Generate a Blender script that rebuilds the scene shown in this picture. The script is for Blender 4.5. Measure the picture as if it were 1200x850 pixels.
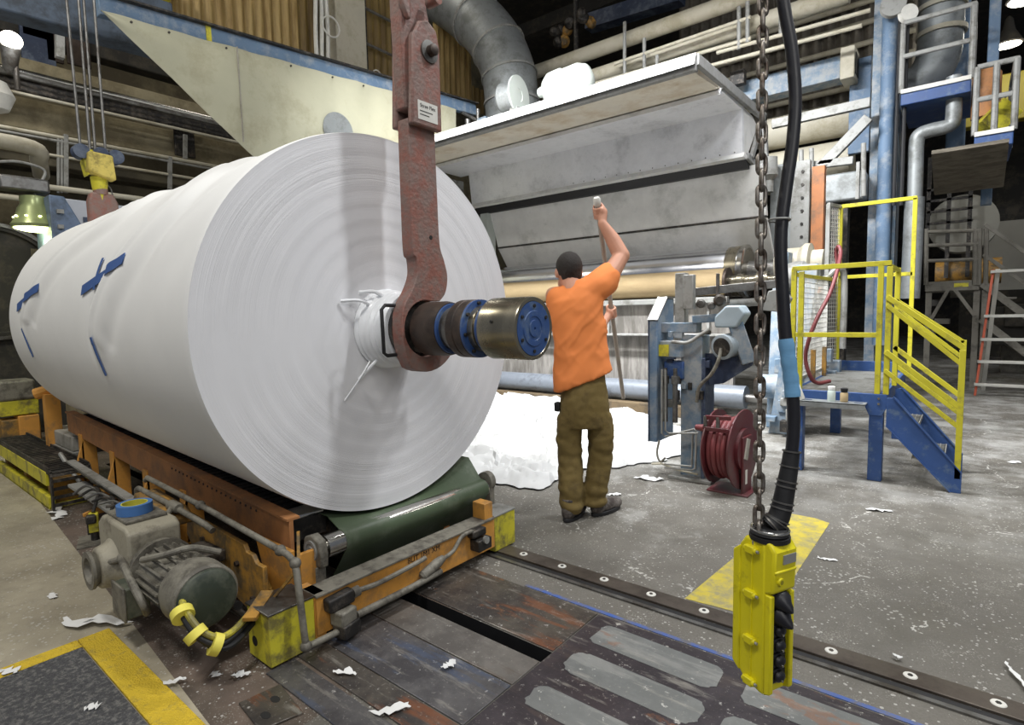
import bpy, bmesh, math, random
from mathutils import Vector, Matrix, noise
random.seed(7)
for o in list(bpy.data.objects): bpy.data.objects.remove(o, do_unlink=True)
SC = bpy.context.scene
COL = SC.collection
R = math.radians
# ---------------------------------------------------------------- camera
# world: X runs along the paper reel's axis (towards the viewer's right), Y towards the paper machine, Z up
CAM_H = 1.3
FPX = 662.2
yaw, pitch, roll = R(38.97), R(4.76), R(1.17)
FW = Vector((-math.sin(yaw)*math.cos(pitch), math.cos(yaw)*math.cos(pitch), -math.sin(pitch)))
_rt = Vector((math.cos(yaw), math.sin(yaw), 0)); _dn = FW.cross(_rt)
RT = _rt*math.cos(roll) + _dn*math.sin(roll)
DN = -_rt*math.sin(roll) + _dn*math.cos(roll)
EYE = Vector((0, 0, CAM_H))
cd = bpy.data.cameras.new('camera'); cam = bpy.data.objects.new('camera', cd); COL.objects.link(cam)
cam.matrix_world = Matrix.Translation(EYE) @ Matrix((RT, -DN, -FW)).transposed().to_4x4()
cd.sensor_width = 36; cd.lens = FPX/1200*36; cd.clip_end = 200
SC.camera = cam
SC.view_settings.view_transform = 'Standard'; SC.view_settings.look = 'None'
SC.view_settings.gamma = 1; SC.view_settings.use_curve_mapping = False
SC.view_settings.exposure = 0.0

def at(px, py, X=None, Y=None, Z=None):
    """the point of the hall measured at one spot of the survey photo on a known plane"""
    q = FW + RT*((px-600)/FPX) + DN*((py-425)/FPX)
    i, v = (0, X) if X is not None else (1, Y) if Y is not None else (2, Z)
    return EYE + q*((v-EYE[i])/q[i])

# ---------------------------------------------------------------- world, lamps and fill lights
w = bpy.data.worlds.new('world'); SC.world = w; w.use_nodes = True
w.node_tree.nodes['Background'].inputs[0].default_value = (.80, .86, 1.0, 1)
w.node_tree.nodes['Background'].inputs[1].default_value = 0.20
def area(loc, target, power, size, col=(1, .97, .92), name='lamp_or_fill', sy=None, spread=180):
    l = bpy.data.lights.new(name, 'AREA'); l.energy = power; l.size = size; l.color = col
    l.shape = 'DISK' if sy is None else 'RECTANGLE'
    if sy: l.size_y = sy
    l.spread = R(spread)
    o = bpy.data.objects.new(name, l); COL.objects.link(o); o.location = loc
    o.rotation_euler = (Vector(target)-Vector(loc)).to_track_quat('-Z', 'Y').to_euler()
    return o
area((1.6, 3.5, 7.2), (-1.5, 2.5, 0), 150, .5, (.96, .98, 1))
area((2.6, 3.9, 7.2), (-1.5, 2.5, 0), 95, .5, (.96, .98, 1))
area((-3.6, 3.7, 6.1), (-3.8, 6.9, 2.2), 590, 3.2, (.95, .97, 1), sy=.4, spread=104)
area((-1.2, -1.5, 7.2), (-2, 1, 0), 210, 1.0, (1, .98, .94))  # unseen high lamp, turned up as fill for the shaded cart side
area((-6.5, -1.0, 7.2), (-6.5, 2.0, 0), 150, 1.2, (1, .95, .82))
area((3.2, -1.6, 4.6), (-2.5, 2.0, .6), 110, 3.0, (1, .98, .95))  # big soft fill added to lift the reel face, not a hall fixture
area((3.5, 9.0, 7.6), (0, 9, 0), 55, 1.0, (1, .97, .9))
area((-1.0, 5.0, 6.2), (-1.0, 5.2, 0), 90, .8, (.97, .98, 1), spread=110)
area((-9.0, 6.0, 9.2), (-9, 7, 4), 60, 1.5, (1, .95, .85))

# ---------------------------------------------------------------- helpers
def lin(c):
    c = c/255
    return c/12.92 if c <= .04045 else ((c+.055)/1.055)**2.4
def rgb(r, g, b): return (lin(r), lin(g), lin(b), 1)

MATS = {}
def mat(name, col, rough=.55, metal=0.0, var=.18, scale=6, dirt=None, damt=.35, dscale=4, bump=.0, bscale=40, coat=0, emis=None, estr=0, stretch=None, spec=None):
    m = bpy.data.materials.new(name); m.use_nodes = True; nt = m.node_tree; N = nt.nodes; L = nt.links
    b = N['Principled BSDF']; b.inputs['Roughness'].default_value = rough; b.inputs['Metallic'].default_value = metal
    if spec is not None: b.inputs['Specular IOR Level'].default_value = spec
    if coat: b.inputs['Coat Weight'].default_value = coat
    c = rgb(*col)
    tc = N.new('ShaderNodeTexCoord'); vec = tc.outputs['Object']
    if stretch:
        mp = N.new('ShaderNodeMapping'); mp.inputs['Scale'].default_value = stretch; L.new(vec, mp.inputs[0]); vec = mp.outputs[0]
    n = N.new('ShaderNodeTexNoise'); n.inputs['Scale'].default_value = scale; n.inputs['Detail'].default_value = 6; n.inputs['Roughness'].default_value = .65
    L.new(vec, n.inputs['Vector'])
    mr = N.new('ShaderNodeMapRange'); mr.inputs[1].default_value = .3; mr.inputs[2].default_value = .7
    mr.inputs[3].default_value = 1-var; mr.inputs[4].default_value = 1+var*.6
    L.new(n.outputs['Fac'], mr.inputs[0])
    mx = N.new('ShaderNodeMix'); mx.data_type = 'RGBA'; mx.blend_type = 'MULTIPLY'; mx.inputs[0].default_value = 1
    mx.inputs[6].default_value = c; L.new(mr.outputs[0], mx.inputs[7]); out = mx.outputs[2]
    if dirt:
        n2 = N.new('ShaderNodeTexNoise'); n2.inputs['Scale'].default_value = dscale; n2.inputs['Detail'].default_value = 9; n2.inputs['Roughness'].default_value = .72
        L.new(vec, n2.inputs['Vector'])
        cr = N.new('ShaderNodeMapRange'); cr.inputs[1].default_value = .62-damt*.45; cr.inputs[2].default_value = .72-damt*.3
        L.new(n2.outputs['Fac'], cr.inputs[0])
        m2 = N.new('ShaderNodeMix'); m2.data_type = 'RGBA'; L.new(cr.outputs[0], m2.inputs[0]); L.new(out, m2.inputs[6]); m2.inputs[7].default_value = rgb(*dirt); out = m2.outputs[2]
    L.new(out, b.inputs['Base Color'])
    r2 = N.new('ShaderNodeMapRange'); r2.inputs[3].default_value = max(rough-.1, .03); r2.inputs[4].default_value = min(rough+.12, 1)
    L.new(n.outputs['Fac'], r2.inputs[0]); L.new(r2.outputs[0], b.inputs['Roughness'])
    if bump:
        n3 = N.new('ShaderNodeTexNoise'); n3.inputs['Scale'].default_value = bscale; n3.inputs['Detail'].default_value = 5; L.new(vec, n3.inputs['Vector'])
        bp = N.new('ShaderNodeBump'); bp.inputs['Strength'].default_value = bump; bp.inputs['Distance'].default_value = .01
        L.new(n3.outputs['Fac'], bp.inputs['Height']); L.new(bp.outputs[0], b.inputs['Normal'])
    if emis:
        b.inputs['Emission Color'].default_value = rgb(*emis); b.inputs['Emission Strength'].default_value = estr
    MATS[name] = m
    return m

WLOC = {}
class MB:
    def __init__(s): s.v = []; s.f = []; s.mi = []; s.k = 0
    def add(s, vs, fs):
        o = len(s.v); s.v += [Vector(p) for p in vs]
        for f in fs: s.f.append([i+o for i in f]); s.mi.append(s.k)
        return s
    def box(s, x0, x1, y0, y1, z0, z1):
        vs = [(x, y, z) for x in (x0, x1) for y in (y0, y1) for z in (z0, z1)]
        return s.add(vs, [(0, 1, 3, 2), (4, 6, 7, 5), (0, 4, 5, 1), (2, 3, 7, 6), (0, 2, 6, 4), (1, 5, 7, 3)])
    def cbox(s, c, d, rz=0, rx=0, ry=0):
        m = Matrix.Rotation(rz, 3, 'Z') @ Matrix.Rotation(ry, 3, 'Y') @ Matrix.Rotation(rx, 3, 'X'); c = Vector(c)
        vs = [c + m @ Vector((a*d[0]/2, b*d[1]/2, e*d[2]/2)) for a in (-1, 1) for b in (-1, 1) for e in (-1, 1)]
        return s.add(vs, [(0, 1, 3, 2), (4, 6, 7, 5), (0, 4, 5, 1), (2, 3, 7, 6), (0, 2, 6, 4), (1, 5, 7, 3)])
    def bar(s, p, q, w, h, up=(0, 0, 1)):
        p = Vector(p); q = Vector(q); d = (q-p).normalized(); u = Vector(up)
        a = d.cross(u)
        if a.length < 1e-4: a = d.cross(Vector((0, 1, 0)))
        a.normalize(); u = a.cross(d).normalized()
        vs = [e + a*(i*w/2) + u*(j*h/2) for e in (p, q) for i, j in ((-1, -1), (1, -1), (1, 1), (-1, 1))]
        return s.add(vs, [(0, 3, 2, 1), (4, 5, 6, 7), (0, 1, 5, 4), (1, 2, 6, 5), (2, 3, 7, 6), (3, 0, 4, 7)])
    def cyl(s, p, q, r, r2=None, n=20, cap=True):
        p = Vector(p); q = Vector(q); r2 = r if r2 is None else r2
        L_ = (q-p).length
        return s.lathe(p, q-p, [(0, r), (L_, r2)], n, cap)
    def lathe(s, p, axis, prof, n=28, cap=True):
        p = Vector(p); d = Vector(axis).normalized()
        a = d.cross(Vector((0, 0, 1)))
        if a.length < 1e-3: a = Vector((1, 0, 0))
        a.normalize(); b = d.cross(a)
        vs = []; fs = []
        for t, r in prof:
            for i in range(n):
                th = 2*math.pi*i/n; vs.append(p + d*t + (a*math.cos(th)+b*math.sin(th))*r)
        for k in range(len(prof)-1):
            for i in range(n):
                j = (i+1) % n; fs.append((k*n+i, k*n+j, (k+1)*n+j, (k+1)*n+i))
        if cap:
            fs.append(tuple(reversed(range(n)))); fs.append(tuple(range((len(prof)-1)*n, len(prof)*n)))
        return s.add(vs, fs)
    def tube(s, pts, r, n=10, closed=False, rs=None, cap=True):
        pts = [Vector(p) for p in pts]; m = len(pts)
        T = []
        for i in range(m):
            a = pts[(i-1) % m] if (closed or i > 0) else pts[0]; b = pts[(i+1) % m] if (closed or i < m-1) else pts[-1]
            T.append((b-a).normalized())
        u = T[0].cross(Vector((0, 0, 1)))
        if u.length < 1e-3: u = T[0].cross(Vector((0, 1, 0)))
        u.normalize(); vs = []; fs = []
        for i in range(m):
            u = (u - T[i]*u.dot(T[i])).normalized(); b = T[i].cross(u); rr = rs[i] if rs else r
            for k in range(n):
                th = 2*math.pi*k/n; vs.append(pts[i] + (u*math.cos(th)+b*math.sin(th))*rr)
        for i in range(m if closed else m-1):
            for k in range(n):
                a = i*n+k; b_ = i*n+(k+1) % n; c = ((i+1) % m)*n+(k+1) % n; d = ((i+1) % m)*n+k; fs.append((a, b_, c, d))
        if not closed and cap: fs.append(tuple(reversed(range(n)))); fs.append(tuple(range((m-1)*n, m*n)))
        return s.add(vs, fs)
    def prism(s, poly, ax, a, b):
        """polygon given in the two other axes (in order), extruded along ax from a to b"""
        def mk(t, u, v): return {'X': (t, u, v), 'Y': (u, t, v), 'Z': (u, v, t)}[ax]
        n = len(poly); vs = [mk(a, *p) for p in poly]+[mk(b, *p) for p in poly]
        fs = [tuple(range(n)), tuple(reversed(range(n, 2*n)))]+[(i, i+n, (i+1) % n+n, (i+1) % n) for i in range(n)]
        return s.add(vs, fs)
    def slab(s, pts, thick):
        """closed sheet from a 3D outline, thickened along its normal"""
        pts = [Vector(p) for p in pts]; nn = (pts[1]-pts[0]).cross(pts[-1]-pts[0]).normalized()*thick; n = len(pts)
        return s.add(pts+[p+nn for p in pts], [tuple(range(n)), tuple(reversed(range(n, 2*n)))]+[(i, i+n, (i+1) % n+n, (i+1) % n) for i in range(n)])
    def ell(s, c, r, n=20, m=12, rot=None):
        c = Vector(c); vs = [c+(rot@Vector((0, 0, r[2])) if rot else Vector((0, 0, r[2])))]; fs = []
        for i in range(1, m):
            ph = math.pi*i/m
            for j in range(n):
                th = 2*math.pi*j/n; q = Vector((r[0]*math.sin(ph)*math.cos(th), r[1]*math.sin(ph)*math.sin(th), r[2]*math.cos(ph)))
                vs.append(c+(rot@q if rot else q))
        q = Vector((0, 0, -r[2])); vs.append(c+(rot@q if rot else q))
        for j in range(n): fs.append((0, 1+j, 1+(j+1) % n))
        for i in range(m-2):
            for j in range(n): a = 1+i*n; fs.append((a+j, a+n+j, a+n+(j+1) % n, a+(j+1) % n))
        l = len(vs)-1; a = 1+(m-2)*n
        for j in range(n): fs.append((a+j, l, a+(j+1) % n))
        return s.add(vs, fs)
    def build(s, name, material, parent=None, bevel=0, smooth=35, origin=None, seg=2):
        if parent is not None: base = WLOC[parent.name]
        elif origin is not None: base = Vector(origin)
        else:
            lo = Vector([min(p[i] for p in s.v) for i in range(3)]); hi = Vector([max(p[i] for p in s.v) for i in range(3)])
            base = Vector(((lo.x+hi.x)/2, (lo.y+hi.y)/2, lo.z))
        me = bpy.data.meshes.new(name); me.from_pydata([p-base for p in s.v], [], s.f)
        bm = bmesh.new(); bm.from_mesh(me); bmesh.ops.recalc_face_normals(bm, faces=bm.faces)
        for f in bm.faces: f.smooth = True
        lim = R(smooth)
        for e in bm.edges:
            e.smooth = len(e.link_faces) == 2 and e.calc_face_angle(3.1) < lim
        bm.to_mesh(me); bm.free()
        for m_ in (material if isinstance(material, (list, tuple)) else [material]): me.materials.append(m_)
        for i, k in enumerate(s.mi):
            if k: me.polygons[i].material_index = k
        o = bpy.data.objects.new(name, me); COL.objects.link(o)
        if parent is not None: o.parent = parent
        else: o.location = base
        WLOC[o.name] = base
        if bevel:
            md = o.modifiers.new('bevel', 'BEVEL'); md.width = bevel; md.segments = seg; md.limit_method = 'ANGLE'; md.angle_limit = R(40)
        return o
def thing(name, label, cat, loc=(0, 0, 0), group=None):
    o = bpy.data.objects.new(name, None); COL.objects.link(o); o.location = loc; o.empty_display_size = .1
    WLOC[o.name] = Vector(loc); return tag(o, label, cat, group)
def tag(o, label, cat, group=None, kind=None):
    o['label'] = label; o['category'] = cat
    if group: o['group'] = group
    if kind: o['kind'] = kind
    return o
def lab(o, label): o['label'] = label; return o
def struct(o): o['kind'] = 'structure'; return o
def copy_thing(root, delta, label, group=None):
    r = root.copy(); COL.objects.link(r); r.location = root.location+Vector(delta); r['label'] = label
    if group: r['group'] = group
    for ch in list(root.children):
        c = ch.copy(); COL.objects.link(c); c.parent = r
        for g in list(ch.children):
            d = g.copy(); COL.objects.link(d); d.parent = c
    return r
def curve(pts, n=8):
    pts = [Vector(p) for p in pts]; out = []
    P_ = [pts[0]*2-pts[1]]+pts+[pts[-1]*2-pts[-2]]
    for i in range(1, len(P_)-2):
        for k in range(n):
            t = k/n; a, b, c, d = P_[i-1:i+3]
            out.append(.5*((2*b)+(c-a)*t+(2*a-5*b+4*c-d)*t*t+(3*b-a-3*c+d)*t**3))
    out.append(pts[-1]); return out
def rrect(cx, cy, hx, hy, r, n=5):
    out = []
    for k, (sx, sy) in enumerate(((1, 1), (-1, 1), (-1, -1), (1, -1))):
        for i in range(n+1):
            a = math.pi/2*(k+i/n); out.append((cx+sx*(hx-r)+r*math.cos(a), cy+sy*(hy-r)+r*math.sin(a)))
    return out
def circle(cx, cy, r, n=24, a0=0, a1=2*math.pi):
    full = abs(a1-a0-2*math.pi) < 1e-6; k = n if full else n+1
    return [(cx+r*math.cos(a0+(a1-a0)*i/n), cy+r*math.sin(a0+(a1-a0)*i/n)) for i in range(k)]
def text(body, size, loc, rot, material, parent, name='lettering'):
    cu = bpy.data.curves.new(name, 'FONT'); cu.body = body; cu.size = size; cu.extrude = .0005; cu.align_x = 'CENTER'; cu.align_y = 'CENTER'
    tmp = bpy.data.objects.new(name, cu); COL.objects.link(tmp)
    dg = bpy.context.evaluated_depsgraph_get(); me = bpy.data.meshes.new_from_object(tmp.evaluated_get(dg))
    bpy.data.objects.remove(tmp, do_unlink=True)
    o = bpy.data.objects.new(name, me); COL.objects.link(o); me.materials.clear(); me.materials.append(material)
    o.parent = parent; o.location = Vector(loc)-WLOC[parent.name]; o.rotation_euler = rot; WLOC[o.name] = Vector(loc); return o

# ---------------------------------------------------------------- materials
m_galv = mat('galvanised_sheet', (228, 228, 230), .34, .2, .12, 5, dirt=(196, 196, 198), damt=.3, dscale=2.5)
m_galv2 = mat('dusty_galvanised', (218, 217, 214), .5, .1, .1, 5, dirt=(190, 190, 186), damt=.25, dscale=2)
m_cream = mat('cream_plaster_band', (214, 206, 190), .8, 0, .1, 3, dirt=(190, 172, 145), damt=.25, dscale=1.2)
m_chrome = mat('polished_drum', (215, 216, 220), .2, 1, .06, 3)
m_steel = mat('bright_steel', (190, 188, 182), .22, 1, .15, 12)
m_dsteel = mat('dull_steel', (128, 127, 124), .42, .8, .25, 10, dirt=(85, 80, 74), damt=.35)
m_brass = mat('worn_bearing_steel', (150, 143, 126), .26, .9, .25, 6, stretch=(1, .3, .3))
m_black = mat('black_rubber_or_shade', (28, 28, 30), .55, 0, .2, 20)
m_dark = mat('dark_iron', (48, 46, 44), .55, .4, .3, 14, dirt=(95, 88, 80), damt=.3, dscale=12)
m_iron = mat('brown_iron', (78, 66, 58), .5, .5, .3, 14, dirt=(55, 48, 44), damt=.35, dscale=9)
m_red = mat('red_oxide_paint', (138, 90, 78), .6, 0, .15, 9, dirt=(126, 104, 96), damt=.5, dscale=14, bump=.4, bscale=60)
m_yellow = mat('safety_yellow_paint', (190, 181, 46), .45, 0, .1, 6, dirt=(140, 132, 60), damt=.2, dscale=9)
m_yel2 = mat('scuffed_yellow_paint', (204, 194, 52), .5, 0, .12, 5, dirt=(120, 112, 62), damt=.32, dscale=7)
m_pend = mat('yellow_plastic', (220, 208, 24), .38, 0, .05, 9, dirt=(176, 164, 30), damt=.12, dscale=14)
m_blue = mat('blue_machine_paint', (46, 76, 128), .5, 0, .15, 6, dirt=(90, 108, 130), damt=.2, dscale=7)
m_blue2 = mat('dusty_blue_paint', (100, 122, 142), .55, 0, .18, 5, dirt=(146, 150, 152), damt=.45, dscale=6)
m_blue3 = mat('faded_blue_paint', (98, 122, 148), .6, 0, .15, 3, dirt=(140, 150, 160), damt=.3, dscale=5)
m_navy = mat('dark_blue_paint', (42, 54, 78), .5, 0, .2, 6, dirt=(86, 96, 112), damt=.3)
m_orange = mat('rust_orange_paint', (208, 148, 66), .6, 0, .13, 6, dirt=(164, 122, 72), damt=.3, dscale=7)
m_rust = mat('rust_brown_beam', (172, 118, 72), .65, 0, .18, 6, dirt=(136, 98, 68), damt=.35, dscale=8)
m_olive = mat('ochre_painted_steel', (168, 124, 50), .6, 0, .2, 6, dirt=(98, 82, 56), damt=.45, dscale=8)
m_belt = mat('green_belt', (74, 88, 66), .45, 0, .12, 3, dirt=(100, 110, 92), damt=.3, dscale=4)
m_white = mat('white_paper', (236, 236, 234), .8, 0, .03, 3)
m_scrap = mat('torn_white_paper', (222, 222, 220), .9, 0, .06, 8)
m_wrap = mat('white_stretch_wrap', (232, 234, 236), .45, 0, .04, 6, coat=.3)
m_tape = mat('blue_tape', (58, 92, 152), .6, 0, .08, 20)
m_tape2 = mat('light_blue_tape', (108, 160, 200), .6, 0, .12, 14, stretch=(1, 1, 4))
m_grey = mat('grey_machine_casting', (134, 130, 118), .6, .1, .22, 9, dirt=(84, 80, 72), damt=.4, dscale=9, bump=.2)
m_greyp = mat('grey_painted_steel', (150, 150, 146), .55, .15, .15, 5, dirt=(110, 108, 102), damt=.3, dscale=5)
m_cable = mat('black_cable', (24, 24, 30), .42, 0, .15, 12)
m_conc = mat('dusty_concrete', (124, 118, 108), .85, 0, .2, 2.5, dirt=(98, 92, 84), damt=.35, dscale=1.2)
m_bgwall = mat('ochre_stained_wall', (140, 130, 102), .85, 0, .22, .8, dirt=(96, 88, 70), damt=.4, dscale=.7)
m_bgdark = mat('dark_sooty_steel', (52, 50, 46), .8, 0, .25, 1.5, dirt=(76, 70, 60), damt=.3)
m_pipe = mat('cream_lagged_pipe', (188, 182, 164), .6, 0, .1, 2, dirt=(164, 156, 134), damt=.3, dscale=2)
m_canvas = mat('cream_canvas', (182, 180, 156), .85, 0, .08, 1.5, dirt=(164, 159, 134), damt=.25, dscale=1.2, bump=.3, bscale=3)
m_duct = mat('grey_sheet_duct', (150, 154, 154), .5, .4, .16, 3, dirt=(116, 118, 116), damt=.35, dscale=3)
m_hat = mat('white_fibre_shell', (182, 188, 182), .5, 0, .06, 3)
m_redr = mat('dark_red_enamel', (88, 32, 38), .45, 0, .15, 6, dirt=(84, 56, 56), damt=.35)
m_felt = mat('tan_felt', (178, 156, 118), .8, 0, .07, 3, dirt=(162, 140, 104), damt=.25, dscale=2, stretch=(.25, 1, 1))
m_skin = mat('skin', (196, 142, 116), .55, 0, .06, 10)
m_hair = mat('dark_brown_hair', (40, 34, 30), .8, 0, .3, 60, bump=.8, bscale=160)
m_shirt = mat('orange_cotton', (230, 134, 70), .85, 0, .05, 5)
m_pants = mat('olive_duck_cloth', (116, 98, 54), .85, 0, .1, 8, dirt=(96, 80, 44), damt=.3, dscale=9, bump=.25, bscale=30)
m_boot = mat('worn_dark_boot', (66, 58, 54), .7, 0, .25, 14, dirt=(110, 104, 98), damt=.4, dscale=16)
m_pole = mat('weathered_pole', (172, 162, 150), .6, 0, .2, 9, stretch=(3, 3, .4))
m_pink = mat('pink_hose', (206, 104, 112), .5, 0, .1, 9)
m_pinkd = mat('dusty_red_hose', (112, 50, 52), .55, 0, .12, 9)
m_lens = mat('lamp_lens', (255, 250, 235), .4, 0, 0, 1, emis=(255, 248, 230), estr=9)
m_lensg = mat('warm_lamp_lens', (250, 255, 200), .4, 0, 0, 1, emis=(245, 255, 170), estr=7)
m_glass = mat('lamp_hood', (150, 160, 110), .3, .3, .1, 5)
m_ink = mat('black_ink', (30, 28, 26), .7)
m_wlab = mat('white_label', (216, 214, 206), .6)
m_box = mat('grey_card_box', (160, 156, 146), .7, 0, .12, 8, dirt=(120, 116, 104), damt=.3)
# ================================================================ FLOOR
def floor_material():
    m = bpy.data.materials.new('worn_concrete_floor'); m.use_nodes = True; nt = m.node_tree; N = nt.nodes; L = nt.links; b = N['Principled BSDF']
    g = N.new('ShaderNodeNewGeometry'); pos = g.outputs['Position']
    def noise_(sc, det=6, ro=.6, vec=pos):
        n = N.new('ShaderNodeTexNoise'); n.inputs['Scale'].default_value = sc; n.inputs['Detail'].default_value = det; n.inputs['Roughness'].default_value = ro; L.new(vec, n.inputs['Vector']); return n.outputs['Fac']
    def rng(v, a, b_, c=0, d=1):
        r = N.new('ShaderNodeMapRange'); r.inputs[1].default_value = a; r.inputs[2].default_value = b_; r.inputs[3].default_value = c; r.inputs[4].default_value = d; L.new(v, r.inputs[0]); return r.outputs[0]
    def mth(op, a, b_):
        r = N.new('ShaderNodeMath'); r.operation = op
        for i, x in enumerate((a, b_)):
            if isinstance(x, (int, float)): r.inputs[i].default_value = x
            else: L.new(x, r.inputs[i])
        return r.outputs[0]
    def mixc(f, a, b_):
        r = N.new('ShaderNodeMix'); r.data_type = 'RGBA'
        if isinstance(f, (int, float)): r.inputs[0].default_value = f
        else: L.new(f, r.inputs[0])
        for i, x in ((6, a), (7, b_)):
            if isinstance(x, tuple): r.inputs[i].default_value = x
            else: L.new(x, r.inputs[i])
        return r.outputs[2]
    sp = N.new('ShaderNodeSeparateXYZ'); L.new(pos, sp.inputs[0]); x, y = sp.outputs[0], sp.outputs[1]
    base = mixc(rng(noise_(1.1), .35, .65), rgb(104, 101, 94), rgb(124, 120, 112))
    base = mixc(rng(noise_(7, 8, .7), .4, .75, 0, .5), base, rgb(80, 76, 69)); base = mixc(rng(noise_(.55, 4, .6), .46, .60, 0, .45), base, rgb(76, 72, 66))
    base = mixc(rng(noise_(110, 2), .42, .60, 0, .45), base, rgb(90, 87, 80))
    # lighter strip of concrete on the left of the joint, browner stained strip beside the cart
    jl = mth('ADD', mth('MULTIPLY', x, -.0735), .575)          # y of the joint
    lft = mth('LESS_THAN', y, jl)
    lite = mixc(rng(noise_(2.2), .4, .65), rgb(168, 160, 140), rgb(144, 136, 118))
    lite = mixc(rng(noise_(14, 8), .5, .75, 0, .5), lite, rgb(118, 112, 98))
    brown = mixc(rng(noise_(2.6, 8), .38, .62), rgb(110, 96, 86), rgb(76, 68, 60))
    isleft = mth('MULTIPLY', mth('LESS_THAN', x, -1.62), mth('LESS_THAN', y, 1.9))
    base = mixc(isleft, base, brown); base = mixc(mth('MULTIPLY', lft, mth('LESS_THAN', x, -1.3)), base, lite)
    spl = mth('MULTIPLY', isleft, rng(noise_(16, 9, .75), .62, .68))
    base = mixc(mth('MULTIPLY', spl, .55), base, rgb(190, 186, 180))
    # white speckles of fibre and plaster
    v = N.new('ShaderNodeTexVoronoi'); v.inputs['Scale'].default_value = 42; L.new(pos, v.inputs['Vector'])
    sz = rng(noise_(3.3, 8, .75), .35, .72, .05, .36)
    spk = mth('LESS_THAN', v.outputs['Distance'], sz)
    v2 = N.new('ShaderNodeTexVoronoi'); v2.inputs['Scale'].default_value = 120; L.new(pos, v2.inputs['Vector'])
    base = mixc(mth('MULTIPLY', mth('LESS_THAN', v2.outputs['Distance'], rng(noise_(4.1, 6), .4, .65, .05, .4)), .4), base, rgb(168, 165, 156))
    base = mixc(mth('MULTIPLY', spk, .62), base, rgb(196, 194, 188))
    # paper dust trodden into the floor in front of the machine
    d1 = rng(y, 3.2, 6.0); dn = rng(noise_(2.0, 9, .7), .46, .62)
    base = mixc(mth('MULTIPLY', mth('MULTIPLY', d1, dn), .42), base, rgb(206, 206, 202))
    base = mixc(mth('MULTIPLY', rng(noise_(.8, 9, .75), .56, .62), mth('MULTIPLY', rng(y, 2.4, 3.2), .35)), base, rgb(188, 188, 184))
    # cracks filled with white dust
    wv = N.new('ShaderNodeMix'); wv.data_type = 'VECTOR'; wv.inputs[0].default_value = .2
    nn = N.new('ShaderNodeTexNoise'); nn.inputs['Scale'].default_value = 5; nn.inputs['Detail'].default_value = 6; L.new(pos, nn.inputs['Vector'])
    L.new(pos, wv.inputs[4]); L.new(nn.outputs['Color'], wv.inputs[5])
    vc = N.new('ShaderNodeTexVoronoi'); vc.feature = 'DISTANCE_TO_EDGE'; vc.inputs['Scale'].default_value = 1.15; L.new(wv.outputs[1], vc.inputs['Vector'])
    ck = mth('MULTIPLY', mth('LESS_THAN', vc.outputs['Distance'], rng(noise_(40, 4), .35, .65, -.003, .0075)), rng(noise_(1.7, 3), .5, .54))
    ck = mth('MULTIPLY', ck, mth('GREATER_THAN', y, 2.38))
    base = mixc(mth('MULTIPLY', ck, .75), base, rgb(205, 203, 196))
    L.new(base, b.inputs['Base Color'])
    L.new(rng(noise_(3, 6), .3, .7, .42, .75), b.inputs['Roughness'])
    bp = N.new('ShaderNodeBump'); bp.inputs['Strength'].default_value = .25; bp.inputs['Distance'].default_value = .004; L.new(noise_(90, 3), bp.inputs['Height']); L.new(bp.outputs[0], b.inputs['Normal'])
    return m
m_floor = floor_material()
def plate_material(name, a, b_, c, rough=.38):
    """worn steel floor plate: blotches of oil, paint and dust"""
    m = mat(name, a, rough, .35, .25, 3, dirt=b_, damt=.45, dscale=3.2, bump=.15, bscale=30)
    nt = m.node_tree; N = nt.nodes; L = nt.links; b = N['Principled BSDF']
    src = b.inputs['Base Color'].links[0].from_socket
    g = N.new('ShaderNodeNewGeometry')
    for sc, lo, hi, col, amt, st in ((26, .63, .67, (206, 204, 198), .75, (1, 1, 1)), (3.2, .55, .62, c, .6, (.35, 2.2, 1)), (7, .56, .68, (178, 174, 164), .5, (.45, 2.4, 1)), (70, .60, .66, (170, 166, 158), .5, (1, 1, 1)), (2.2, .60, .63, (150, 98, 60), .45, (.8, 1.6, 1))):
        mp = N.new('ShaderNodeMapping'); mp.inputs['Scale'].default_value = st; L.new(g.outputs['Position'], mp.inputs[0])
        n = N.new('ShaderNodeTexNoise'); n.inputs['Scale'].default_value = sc; n.inputs['Detail'].default_value = 8; n.inputs['Roughness'].default_value = .7; L.new(mp.outputs[0], n.inputs['Vector'])
        r = N.new('ShaderNodeMapRange'); r.inputs[1].default_value = lo; r.inputs[2].default_value = hi; r.inputs[4].default_value = amt; L.new(n.outputs['Fac'], r.inputs[0])
        x = N.new('ShaderNodeMix'); x.data_type = 'RGBA'; L.new(r.outputs[0], x.inputs[0]); L.new(src, x.inputs[6]); x.inputs[7].default_value = rgb(*col); src = x.outputs[2]
    L.new(src, b.inputs['Base Color']); return m
m_plA = plate_material('oily_plate_brown', (98, 92, 84), (66, 62, 60), (140, 84, 50))
m_plB = plate_material('worn_plate_grey', (128, 124, 118), (98, 94, 90), (96, 78, 64))
m_plC = plate_material('violet_black_plate', (70, 64, 68), (54, 49, 53), (84, 74, 70), .42)
m_plD = plate_material('paint_streaked_plate', (104, 102, 102), (74, 72, 74), (80, 94, 120))
m_inlay = plate_material('grey_grit_patch', (128, 130, 128), (112, 114, 112), (150, 150, 146), .6)

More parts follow.
